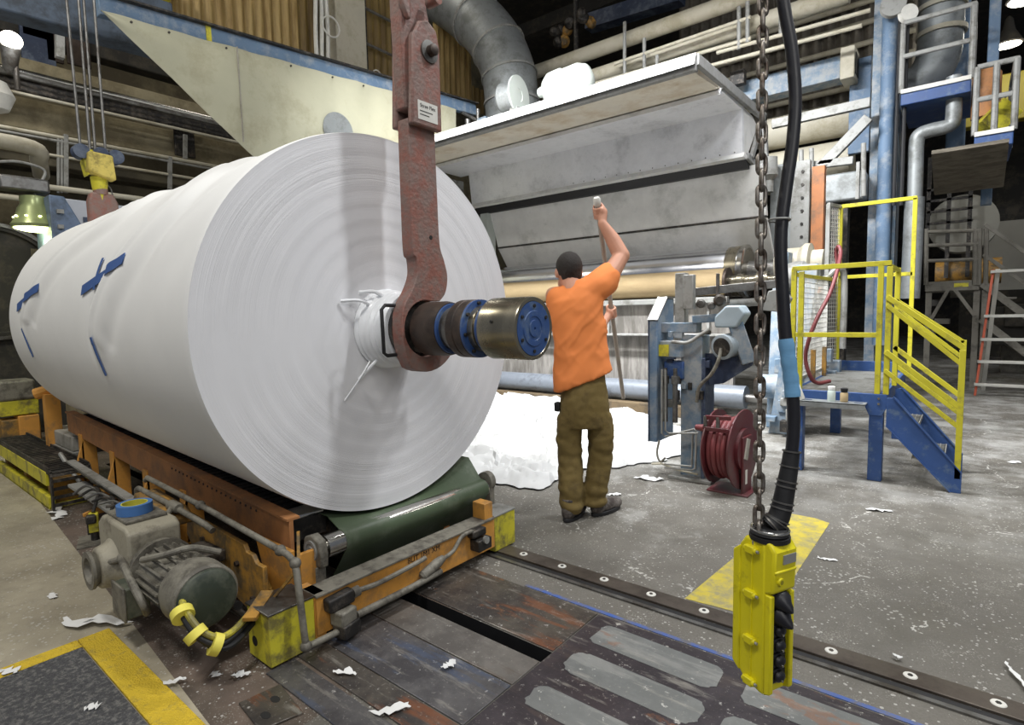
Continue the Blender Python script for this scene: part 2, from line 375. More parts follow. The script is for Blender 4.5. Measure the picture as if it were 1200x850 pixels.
f = MB(); SX = (-6.2, -1.205); SY = (1.625, 1.70)
f.add([(-14, -4, 0), (9, -4, 0), (9, SY[0], 0), (-14, SY[0], 0), (-14, SY[1], 0), (9, SY[1], 0), (9, 32, 0), (-14, 32, 0),
       (SX[0], SY[0], 0), (SX[1], SY[0], 0), (SX[1], SY[1], 0), (SX[0], SY[1], 0)],
      [(0, 1, 2, 9, 8, 3), (4, 11, 10, 5, 6, 7), (3, 8, 11, 4), (9, 2, 5, 10)])
f.k = 1  # slot walls take black so the recess shade is in their colour
f.add([(SX[0], SY[0], 0), (SX[1], SY[0], 0), (SX[1], SY[1], 0), (SX[0], SY[1], 0), (SX[0], SY[0], -.25), (SX[1], SY[0], -.25), (SX[1], SY[1], -.25), (SX[0], SY[1], -.25)],
      [(0, 1, 5, 4), (1, 2, 6, 5), (2, 3, 7, 6), (3, 0, 4, 7), (4, 5, 6, 7)])
struct(f.build('floor', [m_floor, m_black], origin=(0, 0, 0)))

PLG = 'steel floor plates'
def plate(x0, x1, y0, y1, m, label, z=.006):
    o = MB().box(x0, x1, y0, y1, 0.0002, z).build('floor_plate', m, bevel=.002, seg=1)
    tag(o, label, 'floor plate', PLG); return o
plate(-2.9, -1.206, 1.705, 2.05, m_plA, 'dark steel floor plate with orange smears between the black slot and the blue line')
plate(-2.9, -1.206, 1.455, 1.62, m_plB, 'light grey worn steel floor plate running along the near side of the black slot')
plate(-2.9, -1.206, 1.205, 1.448, m_plD, 'paint-streaked steel floor plate with blue and red marks, left of the striped plate')
plate(-2.6, -1.206, 1.085, 1.198, m_plA, 'narrow olive-brown steel floor plate with torn paper lying on it, below the cart corner')
plate(-1.97, -1.206, .955, 1.07, m_plD, 'narrow dark grey floor plate at the foot of the yellow left bumper')
pp = thing('floor_plate', 'large dark violet steel floor plate with long rounded grey patches', 'floor plate', (-.1, 1.2, 0), PLG)
MB().box(-1.2, 1.6, .0, 2.05, .0002, .006).build('plate', m_plC, pp, bevel=.002, seg=1)
for (x0, x1) in ((-1.13, -.63), (-.56, -.06), (.02, .52)):
    for (y0, y1) in ((1.84, 1.99), (1.63, 1.765), (1.40, 1.525), (1.17, 1.29), (.95, 1.06)):
        cx, cy = (x0+x1)/2+random.uniform(-.012, .012), (y0+y1)/2
        MB().prism([(px+random.uniform(-.006, .006), py+random.uniform(-.005, .005)) for px, py in rrect(cx, cy, (x1-x0)/2, (y1-y0)/2, .045, 6)], 'Z', .005, .0075).build('grit_patch', m_inlay, pp)
o = MB().box(-1.62, .5, 2.062, 2.082, .0002, .003).build('painted_line', mat('blue_floor_paint', (66, 100, 176), .6, 0, .2, 9, dirt=(100, 100, 108), damt=.45, dscale=9))
tag(o, 'thin blue painted line on the floor along the edge of the steel plates', 'floor marking')
sp_ = thing('floor_plate', 'small square steel floor plate with two oval holes at the bottom of the picture', 'floor plate', (-1.77, .87, 0), PLG)
MB().prism([(-1.885, .815), (-1.70, .795), (-1.665, .925), (-1.865, .955)], 'Z', .0002, .008).build('plate', m_plA, sp_, bevel=.002, seg=1)
for x, y in ((-1.80, .90), (-1.75, .84)):
    MB().prism([(x+.022*math.cos(a*.524), y+.014*math.sin(a*.524)) for a in range(12)], 'Z', .008, .0088).build('hole', m_black, sp_)

ra = thing('steel_rail', 'long flat bolted steel rail set in the floor, crossing to the bottom right corner', 'rail', (-.5, 2.31, 0))
MB().box(-2.6, 3.5, 2.275, 2.375, .0002, .012).build('rail_strip', mat('rail_steel', (104, 96, 88), .42, .55, .2, 8, dirt=(78, 70, 64), damt=.4), ra, bevel=.002, seg=1)
MB().box(-2.6, 3.5, 2.238, 2.268, .0002, .004).build('gap_strip', m_black, ra)
MB().box(-2.6, 3.5, 2.215, 2.236, .0002, .008).build('edge_strip', m_dsteel, ra)
for x in (-1.83, -1.58, -1.335, -1.09, -.845, -.60, -.36, -.115, .12, .36, .6):
    b_ = MB().cyl((x, 2.328, .012), (x, 2.328, .0145), .022, .020, 20).build('washer', m_wlab, ra)
    MB().cyl((x, 2.328, .0145), (x, 2.328, .0165), .009, .008, 6).build('bolt_head', m_dark, b_)
o = MB().prism([(-.96, 2.40), (-.62, 2.43), (-.615, 3.80), (-.70, 3.84), (-.86, 3.84)], 'Z', .0004, .0022).build('painted_patch', mat('worn_yellow_floor_paint', (198, 180, 66), .6, 0, .14, 7, dirt=(152, 144, 104), damt=.4, dscale=10))
tag(o, 'worn yellow painted rectangle on the concrete behind the hanging controller', 'floor marking')

# anti-fatigue mat
mt = thing('floor_mat', 'black ribbed floor mat with a yellow border in the bottom left corner', 'mat', (-2.3, .3, 0))
MB().box(-2.72, -1.4, -.6, .585, .0002, .012).build('mat_surface', mat('black_ribbed_rubber', (82, 82, 84), .85, 0, .45, 130, dirt=(132, 130, 126), damt=.3, dscale=60, bump=1.2, bscale=220), mt, bevel=.004)
my = mat('yellow_rubber_border', (226, 192, 48), .7, 0, .1, 14, dirt=(190, 164, 66), damt=.2, dscale=26, bump=1.2, bscale=160)
MB().box(-2.80, -1.4, .59, .70, .0002, .011).build('border', my, mt, bevel=.003)
MB().box(-2.80, -2.725, -.6, .588, .0002, .011).build('border', my, mt, bevel=.003)

# torn paper scraps: each a small curled sheet
def scrap(x, y, L_, W, ang, label, z=.004):
    rr = random.Random(int(x*1000+y*77)); n = 9; vs = []; fs = []
    for i in range(n):
        t = i/(n-1); wd = W*(.35+.65*math.sin(math.pi*min(max(t, .08), .92)))*rr.uniform(.5, 1.15)
        off = rr.uniform(-.25, .25)*W
        for j in range(4):
            s_ = (j/3-.5)*wd+off+rr.uniform(-.1, .1)*W
            zz = z+abs(noise.noise(Vector((t*3+x*9, s_*25, y))))*W*.38
            u = (t-.5)*L_+rr.uniform(-.06, .06)*L_
            vs.append((x+u*math.cos(ang)-s_*math.sin(ang), y+u*math.sin(ang)+s_*math.cos(ang), zz))
    for i in range(n-1):
        for j in range(3): fs.append((i*4+j, i*4+j+1, (i+1)*4+j+1, (i+1)*4+j))
    o = MB().add(vs, fs).build('paper_scrap', m_scrap, smooth=60); md = o.modifiers.new('s', 'SOLIDIFY'); md.thickness = .0012; md.offset = 0
    tag(o, label, 'paper scrap', 'torn paper scraps on the floor')
S = [(112, 730, .30, .075, .62, 'long twisted strip of white paper at the top corner of the floor mat'),
 (205, 799, .07, .03, 1.2, 'small white paper scrap beside the yellow mat border'),
 (253, 791, .045, .03, .2, 'tiny folded white paper scrap, left of the pair in front of the gear motor cables'),
 (283, 791, .06, .04, .6, 'crumpled white paper scrap left of the yellow bumper foot'),
 (404, 789, .085, .035, .7, 'white paper scrap lying on the narrow olive-brown plate near the bumper'),
 (457, 833, .13, .04, .9, 'branching white paper scrap at the bottom edge of the photo'),
 (526, 780, .06, .045, 1.6, 'white paper scrap lying alone on the grey plate before the slot'),
 (62, 697, .07, .035, .1, 'pale bluish paper scrap on the light concrete left of the mat strip'),
 (8, 788, .09, .05, .6, 'white paper scrap lying on the black mat at the left edge'),
 (108, 830, .05, .04, .9, 'small white paper scrap in the middle of the black mat'),
 (970, 654, .09, .03, .2, 'small white paper scrap beside the far right corner of the yellow patch'),
 (1030, 597, .14, .06, .3, 'white paper scrap on the floor in front of the blue stair platform'),
 (1188, 541, .10, .07, 1.0, 'white paper scrap on the floor near the right edge beside the stairs'),
 (1190, 792, .16, .02, 1.9, 'thin curled white paper strip at the right edge above the rail'),
 (1052, 770, .03, .02, .1, 'tiny white paper scrap close to the bolted rail at the right'),
 (70, 600, .30, .10, 2.9, 'torn white paper strip lying under the cable chain tray'),
 (760, 560, .22, .10, .2, 'white paper scrap lying just in front of the paper heap near the blue column'),
 (720, 579, .10, .05, .9, 'white paper scrap on the floor right of the worker\'s boots'),
 (505, 688, .03, .02, .1, 'tiny white paper scrap on the dark plate by the slot')]
for px, py, l_, w_, a_, lb in S:
    p = at(px, py, Z=.012); scrap(p.x, p.y, l_, w_, a_, lb, z=.014 if py > 700 or px < 20 else .004)

# heap of torn white sheets between the worker and the machine
m_heap = mat('heaped_white_paper', (186, 186, 184), .9, 0, .08, 3, dirt=(150, 150, 148), damt=.12, dscale=3)
def heap(name, outline, seed, h, label):
    rr = random.Random(seed); n = len(outline); cx = sum(p[0] for p in outline)/n; cy = sum(p[1] for p in outline)/n
    pts = []
    for i in range(n):
        a = Vector(outline[i]).to_2d() if False else Vector((outline[i][0], outline[i][1])); b = Vector(outline[(i+1) % n])
        for k in range(18):
            t = k/18; p = a.lerp(b, t); q = (p-Vector((cx, cy))).normalized()
            pts.append(p+q*(noise.noise(Vector((p.x*5, p.y*5, seed)))*.14+noise.noise(Vector((p.x*17, p.y*17, seed)))*.05))
    m = len(pts); K = 60; vs = []; fs = []
    def H(x, y, e):
        q = Vector((x*1.3+seed, y*1.3, seed)); rdg = 1-abs(noise.noise(q*1.7))*2.4; rdg2 = 1-abs(noise.noise(q*5.1+Vector((4, 2, 1))))*2.2
        ang = noise.noise(q*.6)*3; st = Vector((x*math.cos(ang)*7+y*2.0, y*7-x*1.5, seed)); cr = abs(noise.noise(st))**.6
        return .006+h*min(1, e*5+.06)*(max(0, .45+.9*noise.noise(q))+.3*max(0, rdg)+.22*max(0, rdg2)+.45*cr+.05*noise.noise(q*14))
    for k in range(K):
        e = k/(K-1)
        for p in pts:
            q = Vector((cx, cy)).lerp(p, 1-e*.998); vs.append((q.x, q.y, H(q.x, q.y, e)))
    for k in range(K-1):
        for i in range(m): fs.append((k*m+i, k*m+(i+1) % m, (k+1)*m+(i+1) % m, (k+1)*m+i))
    o = MB().add(vs, fs).build(name, m_heap, smooth=28); tag(o, label, 'paper heap', None, 'stuff'); return o
heap('paper_heap', [(-3.9, 3.45), (-2.75, 3.22), (-2.42, 3.30), (-2.45, 3.9), (-2.16, 4.3), (-2.0, 4.9), (-2.05, 5.6), (-2.7, 6.2), (-3.4, 6.65), (-5.5, 6.75), (-6.4, 6.3), (-6.0, 5.0), (-5.0, 4.0)], 3, .15,
     'wide heap of torn white paper sheets on the floor behind the worker')
# ================================================================ HALL
struct(MB().box(-14.2, -14, -4, 32, 0, 11).build('wall_left', m_bgwall))
struct(MB().box(-14, 9, 31.8, 32, 0, 11).build('wall_back', m_bgdark))
struct(MB().box(-14, 9, -4, 32, 10.9, 11).build('ceiling', m_bgdark))

# ---------------------------------------------------------------- paper machine (runs along X)
XR = -2.1; XL = -9.0
hd = thing('machine_hood', 'large galvanised steel hood of the paper machine with a cream upper band', 'machine hood', (-5, 6.5, 3))
m_lip = mat('grey_lip_steel', (138, 138, 136), .6, .1, .15, 8, dirt=(120, 118, 114), damt=.3, dscale=12)
lip = MB().prism([(5.36, 3.60), (5.40, 3.62), (5.44, 3.70), (5.40, 3.70)], 'X', XL, XR+.02)
lip.prism([(5.40, 3.56), (5.46, 3.56), (5.46, 3.72), (5.40, 3.72)], 'X', XL, XR+.02)
lip.build('top_lip', m_lip, hd, bevel=.004)
MB().prism([(5.46, 3.57), (6.18, 3.62), (6.18, 3.66), (5.46, 3.70)], 'X', XL, XR-.02).build('cream_band', m_cream, hd)
MB().prism([(6.18, 3.60), (6.18, 3.66), (6.92, 3.66), (6.92, 3.585)], 'X', -6.6, XR).build('folded_seam', m_galv, hd)
MB().prism([(6.14, 3.555), (6.14, 3.60), (6.20, 3.62), (6.20, 3.575)], 'X', -6.6, XR).build('seam_lip', m_galv, hd)
MB().prism([(6.84, 3.59), (6.92, 3.59), (6.96, 3.09), (6.90, 3.09)], 'X', -6.35, XR).build('upper_panel', m_galv, hd)
MB().prism([(6.86, 3.06), (6.90, 3.12), (7.02, 3.10), (7.0, 3.06)], 'X', -6.55, XR+.02).build('lower_flange', m_galv2, hd, bevel=.004)
MB().prism([(7.0, 3.10), (7.3, 3.10), (7.3, 2.98), (7.1, 2.98)], 'X', -6.5, XR).build('dark_gap_shade', m_black, hd)  # black strip standing in for the shade inside the open gap
lp = MB().prism([(7.16, 3.02), (7.22, 3.02), (7.42, 2.45), (7.36, 2.43)], 'X', -6.2, -1.95); lp.build('middle_panel', m_galv2, hd)
MB().prism([(7.34, 2.445), (7.40, 2.445), (7.40, 2.425), (7.34, 2.425)], 'X', -6.2, -1.95).build('panel_seam', m_dark, hd)
MB().prism([(7.36, 2.42), (7.42, 2.42), (7.80, 1.95), (7.74, 1.93)], 'X', -6.2, -1.95).build('lower_panel', m_galv2, hd)
# right end: triangular bracket with plates
MB().prism([(6.3, 3.68), (6.9, 3.58), (6.94, 3.12), (7.1, 3.12), (7.5, 3.55), (7.3, 3.62)], 'X', XR-.03, XR-.01).build('end_plate', m_galv2, hd)
e = MB(); e.bar((XR+.02, 5.42, 3.66), (XR+.02, 7.7, 3.70), .05, .10); e.bar((XR+.02, 7.62, 3.7), (XR+.02, 7.15, 3.08), .04, .07); e.bar((XR+.02, 7.0, 3.10), (XR+.02, 7.9, 2.98), .04, .07)
e.bar((XR+.02, 7.66, 3.72), (XR+.02, 7.85, 3.0), .05, .06)
e.build('end_bracket', m_lip, hd, bevel=.004)
MB().box(-6.62, -6.52, 6.2, 6.9, 2.9, 3.5).build('end_fitting', m_greyp, hd, bevel=.01)
MB().box(-6.36, -6.2, 7.1, 7.3, 2.0, 3.0).build('end_post', m_hat, hd, bevel=.01)
for i in range(14):
    x = -4.4+i*.17; MB().ell((x, 6.895, 3.135), (.008, .008, .008), 8, 6).build('rivet', m_dsteel, hd)

dr = thing('drying_drum', 'polished steel roll of the paper machine below the hood', 'roll', (-4.5, 7.25, 1.5))
MB().lathe((-8.2, 7.36, 1.79), (1, 0, 0), [(0, .30), (0, .31), (5.84, .31), (5.85, .305), (6.0, .30)], 64).build('drum_shell', m_chrome, dr)
MB().lathe((-2.36, 7.36, 1.79), (1, 0, 0), [(0, .314), (.14, .314), (.14, .29), (.22, .285)], 48).build('worn_end_band', m_brass, dr)
MB().lathe((-2.2, 7.36, 1.79), (1, 0, 0), [(0, .325), (.05, .325), (.06, .30), (.06, .24), (.03, .235), (.03, .1)], 48).build('end_ring', m_steel, dr)
MB().lathe((-2.16, 7.36, 1.79), (1, 0, 0), [(0, .12), (.5, .12), (.5, .08), (.9, .08)], 32).build('journal', m_dsteel, dr)

fr_ = thing('felt_roll', 'tan felt-covered roll in front of the polished machine roll', 'roll', (-4.5, 6.9, 1.5))
MB().lathe((-8.2, 6.85, 1.645), (1, 0, 0), [(0, .15), (0, .16), (5.94, .16), (5.95, .15)], 48).build('roll_cover', m_felt, fr_)
MB().lathe((-2.25, 6.85, 1.645), (1, 0, 0), [(0, .165), (.03, .165), (.03, .13)], 40).build('end_ring', m_iron, fr_)
MB().lathe((-2.24, 6.85, 1.645), (1, 0, 0), [(0, .07), (.12, .07), (.12, .085), (.2, .085), (.2, .065), (.34, .065), (.34, .1), (.46, .1), (.46, .05), (.7, .05)], 28).build('journal', m_brass, fr_)

mb_ = thing('machine_bed', 'grey dusty lower front of the paper machine with a lip and panels', 'machine base', (-4.5, 7, 0))
MB().box(-8.2, -2.2, 6.72, 6.80, 1.40, 1.47).build('upper_lip', m_greyp, mb_, bevel=.008)
mg = mat('dirty_screen_panel', (142, 138, 132), .6, .2, .2, 4, dirt=(104, 100, 94), damt=.45, dscale=3, stretch=(3.2, 1, .5))
MB().prism([(6.80, 1.40), (6.84, 1.02), (7.0, 1.02), (7.0, 1.40)], 'X', -8.2, -2.2).build('screen_panel', mg, mb_)
MB().box(-8.2, -2.2, 6.78, 6.83, 1.0, 1.03).build('ledge', m_greyp, mb_, bevel=.006)
MB().box(-8.2, -2.2, 6.97, 7.05, .36, 1.0).build('lower_panel', mg, mb_)
for i in range(9):
    x = -7.9+i*.68; MB().box(x, x+.03, 6.79, 6.845, 1.03, 1.40).build('stiffener', m_greyp, mb_, bevel=.004)
tr = thing('lower_machine_roll', 'dark blue-grey roll at the foot of the machine above the brown beam', 'roll', (-4.5, 6.85, .1))
MB().lathe((-8.2, 6.83, .285), (1, 0, 0), [(0, .13), (0, .135), (6.2, .135), (6.2, .12)], 40).build('roll_shell', mat('bluegrey_rubber', (118, 124, 132), .4, .2, .2, 4, dirt=(86, 90, 96), damt=.3), tr)
MB().lathe((-2.0, 6.82, .28), (1, 0, 0), [(0, .05), (.3, .05)], 20).build('journal', m_dsteel, tr)
o = MB().box(-8.2, -2.3, 6.64, 6.80, 0.0, .14).build('floor_beam', mat('brown_beam', (104, 88, 64), .8, 0, .2, 3, dirt=(70, 60, 46), damt=.4), bevel=.01)
tag(o, 'brown floor beam along the foot of the paper machine', 'beam')
# ================================================================ PAPER REEL
RY, RZ, RR = 1.757, 1.259, .893; RX0, RX1 = -5.8, -2.2
def reel_face_mat():
    m = mat('reel_face', (226, 226, 228), .8, 0, .03, 3); nt = m.node_tree; N = nt.nodes; L = nt.links; b = N['Principled BSDF']
    g = N.new('ShaderNodeNewGeometry'); s = N.new('ShaderNodeSeparateXYZ'); L.new(g.outputs['Position'], s.inputs[0])
    def M_(op, a, b_=None):
        r = N.new('ShaderNodeMath'); r.operation = op
        for i, x in enumerate((a, b_)):
            if x is None: continue
            if isinstance(x, (int, float)): r.inputs[i].default_value = x
            else: L.new(x, r.inputs[i])
        return r.outputs[0]
    dy = M_('SUBTRACT', s.outputs[1], RY+.004); dz = M_('SUBTRACT', s.outputs[2], RZ)
    rad = M_('SQRT', M_('ADD', M_('MULTIPLY', dy, dy), M_('MULTIPLY', dz, dz)))
    c = N.new('ShaderNodeCombineXYZ'); L.new(rad, c.inputs[0])
    an = M_('ARCTAN2', dz, dy); L.new(M_('MULTIPLY', an, .004), c.inputs[1])
    n = N.new('ShaderNodeTexNoise'); n.inputs['Scale'].default_value = 62; n.inputs['Detail'].default_value = 5; n.inputs['Roughness'].default_value = .8; L.new(c.outputs[0], n.inputs['Vector'])
    ang = N.new('ShaderNodeCombineXYZ'); L.new(M_('MULTIPLY', rad, 3), ang.inputs[0]); L.new(an, ang.inputs[1])
    n2 = N.new('ShaderNodeTexNoise'); n2.inputs['Scale'].default_value = 1.6; L.new(ang.outputs[0], n2.inputs['Vector'])
    r2 = N.new('ShaderNodeMapRange'); r2.inputs[1].default_value = .35; r2.inputs[2].default_value = .65; r2.inputs[3].default_value = .15; r2.inputs[4].default_value = 1; L.new(n2.outputs['Fac'], r2.inputs[0])
    grow = N.new('ShaderNodeMapRange'); grow.inputs[1].default_value = .45; grow.inputs[2].default_value = .88; grow.inputs[3].default_value = .25; grow.inputs[4].default_value = 1; L.new(rad, grow.inputs[0])
    bp = N.new('ShaderNodeBump'); bp.inputs['Distance'].default_value = .006; L.new(M_('MULTIPLY', r2.outputs[0], grow.outputs[0]), bp.inputs['Strength']); L.new(n.outputs['Fac'], bp.inputs['Height'])
    L.new(bp.outputs[0], b.inputs['Normal']); return m
m_face = reel_face_mat()
rl = thing('paper_reel', 'giant white paper reel resting on the orange cart', 'paper reel', (RX1, RY, RZ))
rl.rotation_euler = (0, R(1.0), R(-1.8))
RM = rl.rotation_euler.to_matrix()
# outer wrap with lazy bulges and folds of the last sheets
NA, NL = 256, 190; vs = []; fs = []
def onreel(px, py):
    c0 = Vector((RX1, RY, RZ)); q = RM.inverted() @ (at(px, py, X=-3) - EYE); e0 = RM.inverted() @ (EYE-c0) + c0
    a = q.y*q.y+q.z*q.z; oy, oz = e0.y-RY, e0.z-RZ; b = 2*(q.y*oy+q.z*oz); c = oy*oy+oz*oz-RR*RR
    t = (-b-math.sqrt(max(0, b*b-4*a*c)))/(2*a); p = e0+q*t
    return p.x, math.atan2(p.z-RZ, p.y-RY) % (2*math.pi)
FOLDS = []
for pl_, amp in (([(262, 197), (205, 236), (158, 282), (124, 330), (110, 370), (110, 402), (118, 428)], .020), ([(160, 240), (100, 272), (56, 312), (33, 350), (27, 378), (34, 400)], .020), ([(330, 172), (262, 215), (205, 262), (172, 310)], .009)):
    FOLDS.append(([onreel(*p) for p in pl_], amp))
def fold(x, th):
    h = 0
    for pl_, amp in FOLDS:
        best = 9; n = len(pl_)-1
        for i in range(n):
            ax_, at_ = pl_[i]; bx_, bt_ = pl_[i+1]; ux, ut = bx_-ax_, (bt_-at_)*RR; px_, pt_ = x-ax_, (th-at_)*RR; L2 = ux*ux+ut*ut
            t = max(0, min(1, (px_*ux+pt_*ut)/L2)); dx, dt = px_-ux*t, pt_-ut*t; d = math.hypot(dx, dt)
            if d < abs(best): best = math.copysign(d, dx); tt = (i+t)/n
        if abs(best) < .45:
            w_ = min(1, (1-tt)*3.5+.12)
            h += amp*w_*(math.exp(-(best/.035)**2)*.9+.8*math.exp(-((best-.11)/.09)**2)-.5*math.exp(-((best+.07)/.04)**2)-.45*math.exp(-((best-.26)/.07)**2))
    return h+.003*math.sin(x*7+3*math.sin(th*2))*max(0, math.sin(th-.6))
for i in range(NL+1):
    x = RX0+(RX1-RX0)*i/NL
    for j in range(NA):
        th = 2*math.pi*j/NA
        edge = min(1, (RX1-x)/.25)*min(1, (x-RX0)/.2)
        r = RR+fold(x, th)*edge-(.004 if i in (0, NL) else 0)
        vs.append((x, RY+r*math.cos(th), RZ+r*math.sin(th)))
for i in range(NL):
    for j in range(NA): fs.append((i*NA+j, i*NA+(j+1) % NA, (i+1)*NA+(j+1) % NA, (i+1)*NA+j))
# (seen from the viewer, th grows from the far side over the top to the near side)
MB().add(vs, fs).build('outer_sheet', m_white, rl, smooth=40)
fc = MB(); NRr = 30; vs = []; fs = []
for k in range(NRr+1):
    r = .10+(RR-.004-.10)*k/NRr
    for j in range(NA):
        th = 2*math.pi*j/NA; vs.append((RX1+.004*math.sin(k*2.1)*(k < NRr)*.4, RY+r*math.cos(th), RZ+r*math.sin(th)))
for k in range(NRr):
    for j in range(NA): fs.append((k*NA+j, k*NA+(j+1) % NA, (k+1)*NA+(j+1) % NA, (k+1)*NA+j))
fc.add(vs, fs); fc.build('end_face', m_face, rl, smooth=60)
MB().lathe((RX0, RY, RZ), (1, 0, 0), [(0, RR-.005), (.002, .10)], 96, cap=False).build('back_face', m_white, rl)
# tape crosses on the near-upper flank (strips follow the surface)
def strip(pts, wd, name='tape_strip'):
    vs = []; fs = []; n = 40
    (xa, ta), (xb, tb) = pts
    L_ = math.hypot(xb-xa, (tb-ta)*RR); nx, nt = -(tb-ta)*RR/L_, (xb-xa)/L_
    for i in range(n+1):
        t = i/n; x = xa+(xb-xa)*t; th = ta+(tb-ta)*t
        for s_ in (-1, 1):
            xx = x+nx*s_*wd/2; tt = th+nt*s_*wd/2/RR; r = RR+max(0, sum(fold(x+.02*k_, th) for k_ in (-2, -1, 0, 1, 2))/5)+.007
            vs.append((xx, RY+r*math.cos(tt), RZ+r*math.sin(tt)))
    for i in range(n): fs.append((2*i, 2*i+1, 2*i+3, 2*i+2))
    o = MB().add(vs, fs).build(name, m_tape, rl, smooth=60)
    md = o.modifiers.new('s', 'SOLIDIFY'); md.thickness = .003; return o
for a_, b_, w_ in (((97, 341), (151, 305), .055), ((111, 340), (122, 303), .028), ((112, 395), (126, 440), .03), ((21, 361), (48, 338), .06), ((28, 385), (40, 418), .035)):
    strip((onreel(*a_), onreel(*b_)), w_)

# spool (steel shaft) through the reel
spz = 1.248
sl = thing('reel_spool', 'steel and blue spool shaft sticking out of the white paper reel', 'spool shaft', (-1.8, RY, spz))
wr = []
for i in range(18):
    t = i/17; wr.append((t*.19, .188-.030*t+.006*math.sin(i*2.3)))
MB().lathe((RX1-.002, RY, spz), (1, 0, 0), wr, 48).build('wrapped_hub', m_wrap, sl, smooth=50)
for (a_, b_, r_) in (((-2.19, 1.60, 1.42), (-2.12, 1.68, 1.40), .009), ((-2.192, 1.50, 1.38), (-2.15, 1.63, 1.36), .007), ((-2.192, 1.58, 1.02), (-2.14, 1.66, 1.12), .008), ((-2.195, 1.50, .93), (-2.16, 1.62, 1.10), .004), ((-2.19, 1.63, 1.36), (-2.17, 1.60, 1.20), .008)):
    MB().tube(curve([a_, Vector(a_).lerp(Vector(b_), .5)+Vector((.02, 0, .012)), b_], 5), r_, 8, rs=None).build('wrap_tail', m_wrap, sl)
MB().lathe((-2.05, RY, spz), (1, 0, 0), [(0, .13), (.06, .15), (.07, .15), (.07, .11), (.10, .11)], 40).build('inner_flange', m_dark, sl)
MB().lathe((-1.90, RY, spz), (1, 0, 0), [(0, .115), (.01, .120), (.12, .120), (.15, .113), (.15, .10)], 48).build('inner_collar', m_iron, sl)
MB().lathe((-1.752, RY, spz), (1, 0, 0), [(0, .110), (.012, .108), (.012, .095)], 40).build('blue_ring', m_blue, sl)
MB().lathe((-1.745, RY, spz), (1, 0, 0), [(0, .095), (.015, .092), (.035, .098), (.055, .092), (.07, .095), (.07, .08)], 40).build('bearing_sleeve', m_dsteel, sl)
MB().lathe((-1.68, RY, spz), (1, 0, 0), [(0, .110), (.006, .122), (.04, .122), (.044, .118), (.048, .122), (.085, .122), (.09, .117)], 48).build('middle_collar', m_iron, sl)
bd = MB().lathe((-1.59, RY, spz), (1, 0, 0), [(0, .121), (.012, .121), (.014, .10), (.014, .07)], 48).build('bolted_blue_flange', m_blue, sl)
for i in range(8):
    a = i*math.pi/4+.2; MB().cyl((-1.577, RY+.108*math.cos(a), spz+.108*math.sin(a)), (-1.566, RY+.108*math.cos(a), spz+.108*math.sin(a)), .008, n=6).build('bolt', m_dark, bd)
MB().lathe((-1.577, RY, spz), (1, 0, 0), [(0, .095), (.03, .095), (.03, .088), (.05, .088), (.05, .08), (.09, .078)], 40).build('outer_sleeve', m_brass, sl)
MB().lathe((-1.53, RY, spz), (1, 0, 0), [(0, .075), (.002, .104), (.016, .104), (.018, .08)], 40).build('blue_ring', m_blue, sl)
ec = MB().lathe((-1.50, RY, spz), (1, 0, 0), [(0, .118), (.004, .124), (.185, .124), (.192, .121), (.192, .108), (.188, .104)], 64).build('end_bearing', m_brass, sl)
MB().cyl((-1.42, RY-.1225, spz+.03), (-1.42, RY-.126, spz+.03), .006, n=12).build('set_hole', m_ink, ec)
MB().lathe((-1.314, RY, spz), (1, 0, 0), [(0, .105), (.006, .105), (.006, .070), (.010, .068), (.010, .048), (.007, .046), (.007, .034), (.011, .032), (.011, .006), (.004, .005)], 56).build('blue_end_cap', m_blue, sl, smooth=20)
for i in range(6):
    a = i*math.pi/3+.5; MB().cyl((-1.311, RY+.088*math.cos(a), spz+.088*math.sin(a)), (-1.303, RY+.088*math.cos(a), spz+.088*math.sin(a)), .007, n=10).build('cap_bolt', m_ink, ec)
# black wire handle in front of the hub
hx, hy0 = -2.03, 1.555
hp = [at(470, 358, X=-1.98), at(451, 358, X=-1.985), at(447, 363, X=-1.985), at(450, 414, X=-1.985), at(454, 417, X=-1.985), at(474, 415, X=-1.98)]
MB().tube(hp, .0085, 10).build('handle', m_black, sl, smooth=60)

# ---------------------------------------------------------------- hooks
def hook_outline():
    # outline in the Y-Z plane
    up = [(1.842, 2.10), (1.842, 1.62)]
    r1 = curve([(1.842, 1.62, 0), (1.872, 1.55, 0), (1.905, 1.47, 0), (1.888, 1.40, 0), (1.83, 1.35, 0)], 5)
    return up, r1
hk = thing('lifting_hook', 'large reddish-brown steel lifting hook holding the near end of the spool', 'lifting hook', (-1.96, RY, 1.05))
out = [(p.x, p.y) for p in curve([(1.845, 2.16, 0), (1.850, 1.85, 0), (1.856, 1.64, 0), (1.880, 1.565, 0), (1.900, 1.49, 0), (1.885, 1.415, 0), (1.845, 1.372, 0)], 5)]
# inner throat: circle round the shaft, opening to the far side
out += circle(RY+.012, spz, .125, 22, R(62), R(-148+360-360+0)) [:0]
th0 = [(RY+.135*math.cos(a), spz+.135*math.sin(a)) for a in [R(100-(-k)*8) for k in range(0, 24)]]   # 100deg -> 284deg through the near side
th0 = [(RY+.128*math.cos(R(75+k*10)), spz+.128*math.sin(R(75+k*10))) for k in range(0, 25)]             # over the top, near side, below, to the far side
out += th0
tip = [(RY+.20, spz-.055), (RY+.215, spz-.10)]
out += tip
lo = [(RY+(.20+.0*k)*math.cos(R(-38-k*9)), spz+.205*math.sin(R(-38-k*9))*.96) for k in range(0, 10)]
out += lo
out += [(p.x, p.y) for p in curve([(1.632, 1.13, 0), (1.612, 1.24, 0), (1.628, 1.345, 0), (1.678, 1.42, 0), (1.71, 1.49, 0), (1.708, 1.56, 0), (1.690, 1.60, 0), (1.688, 1.85, 0), (1.688, 2.16, 0)], 5)]
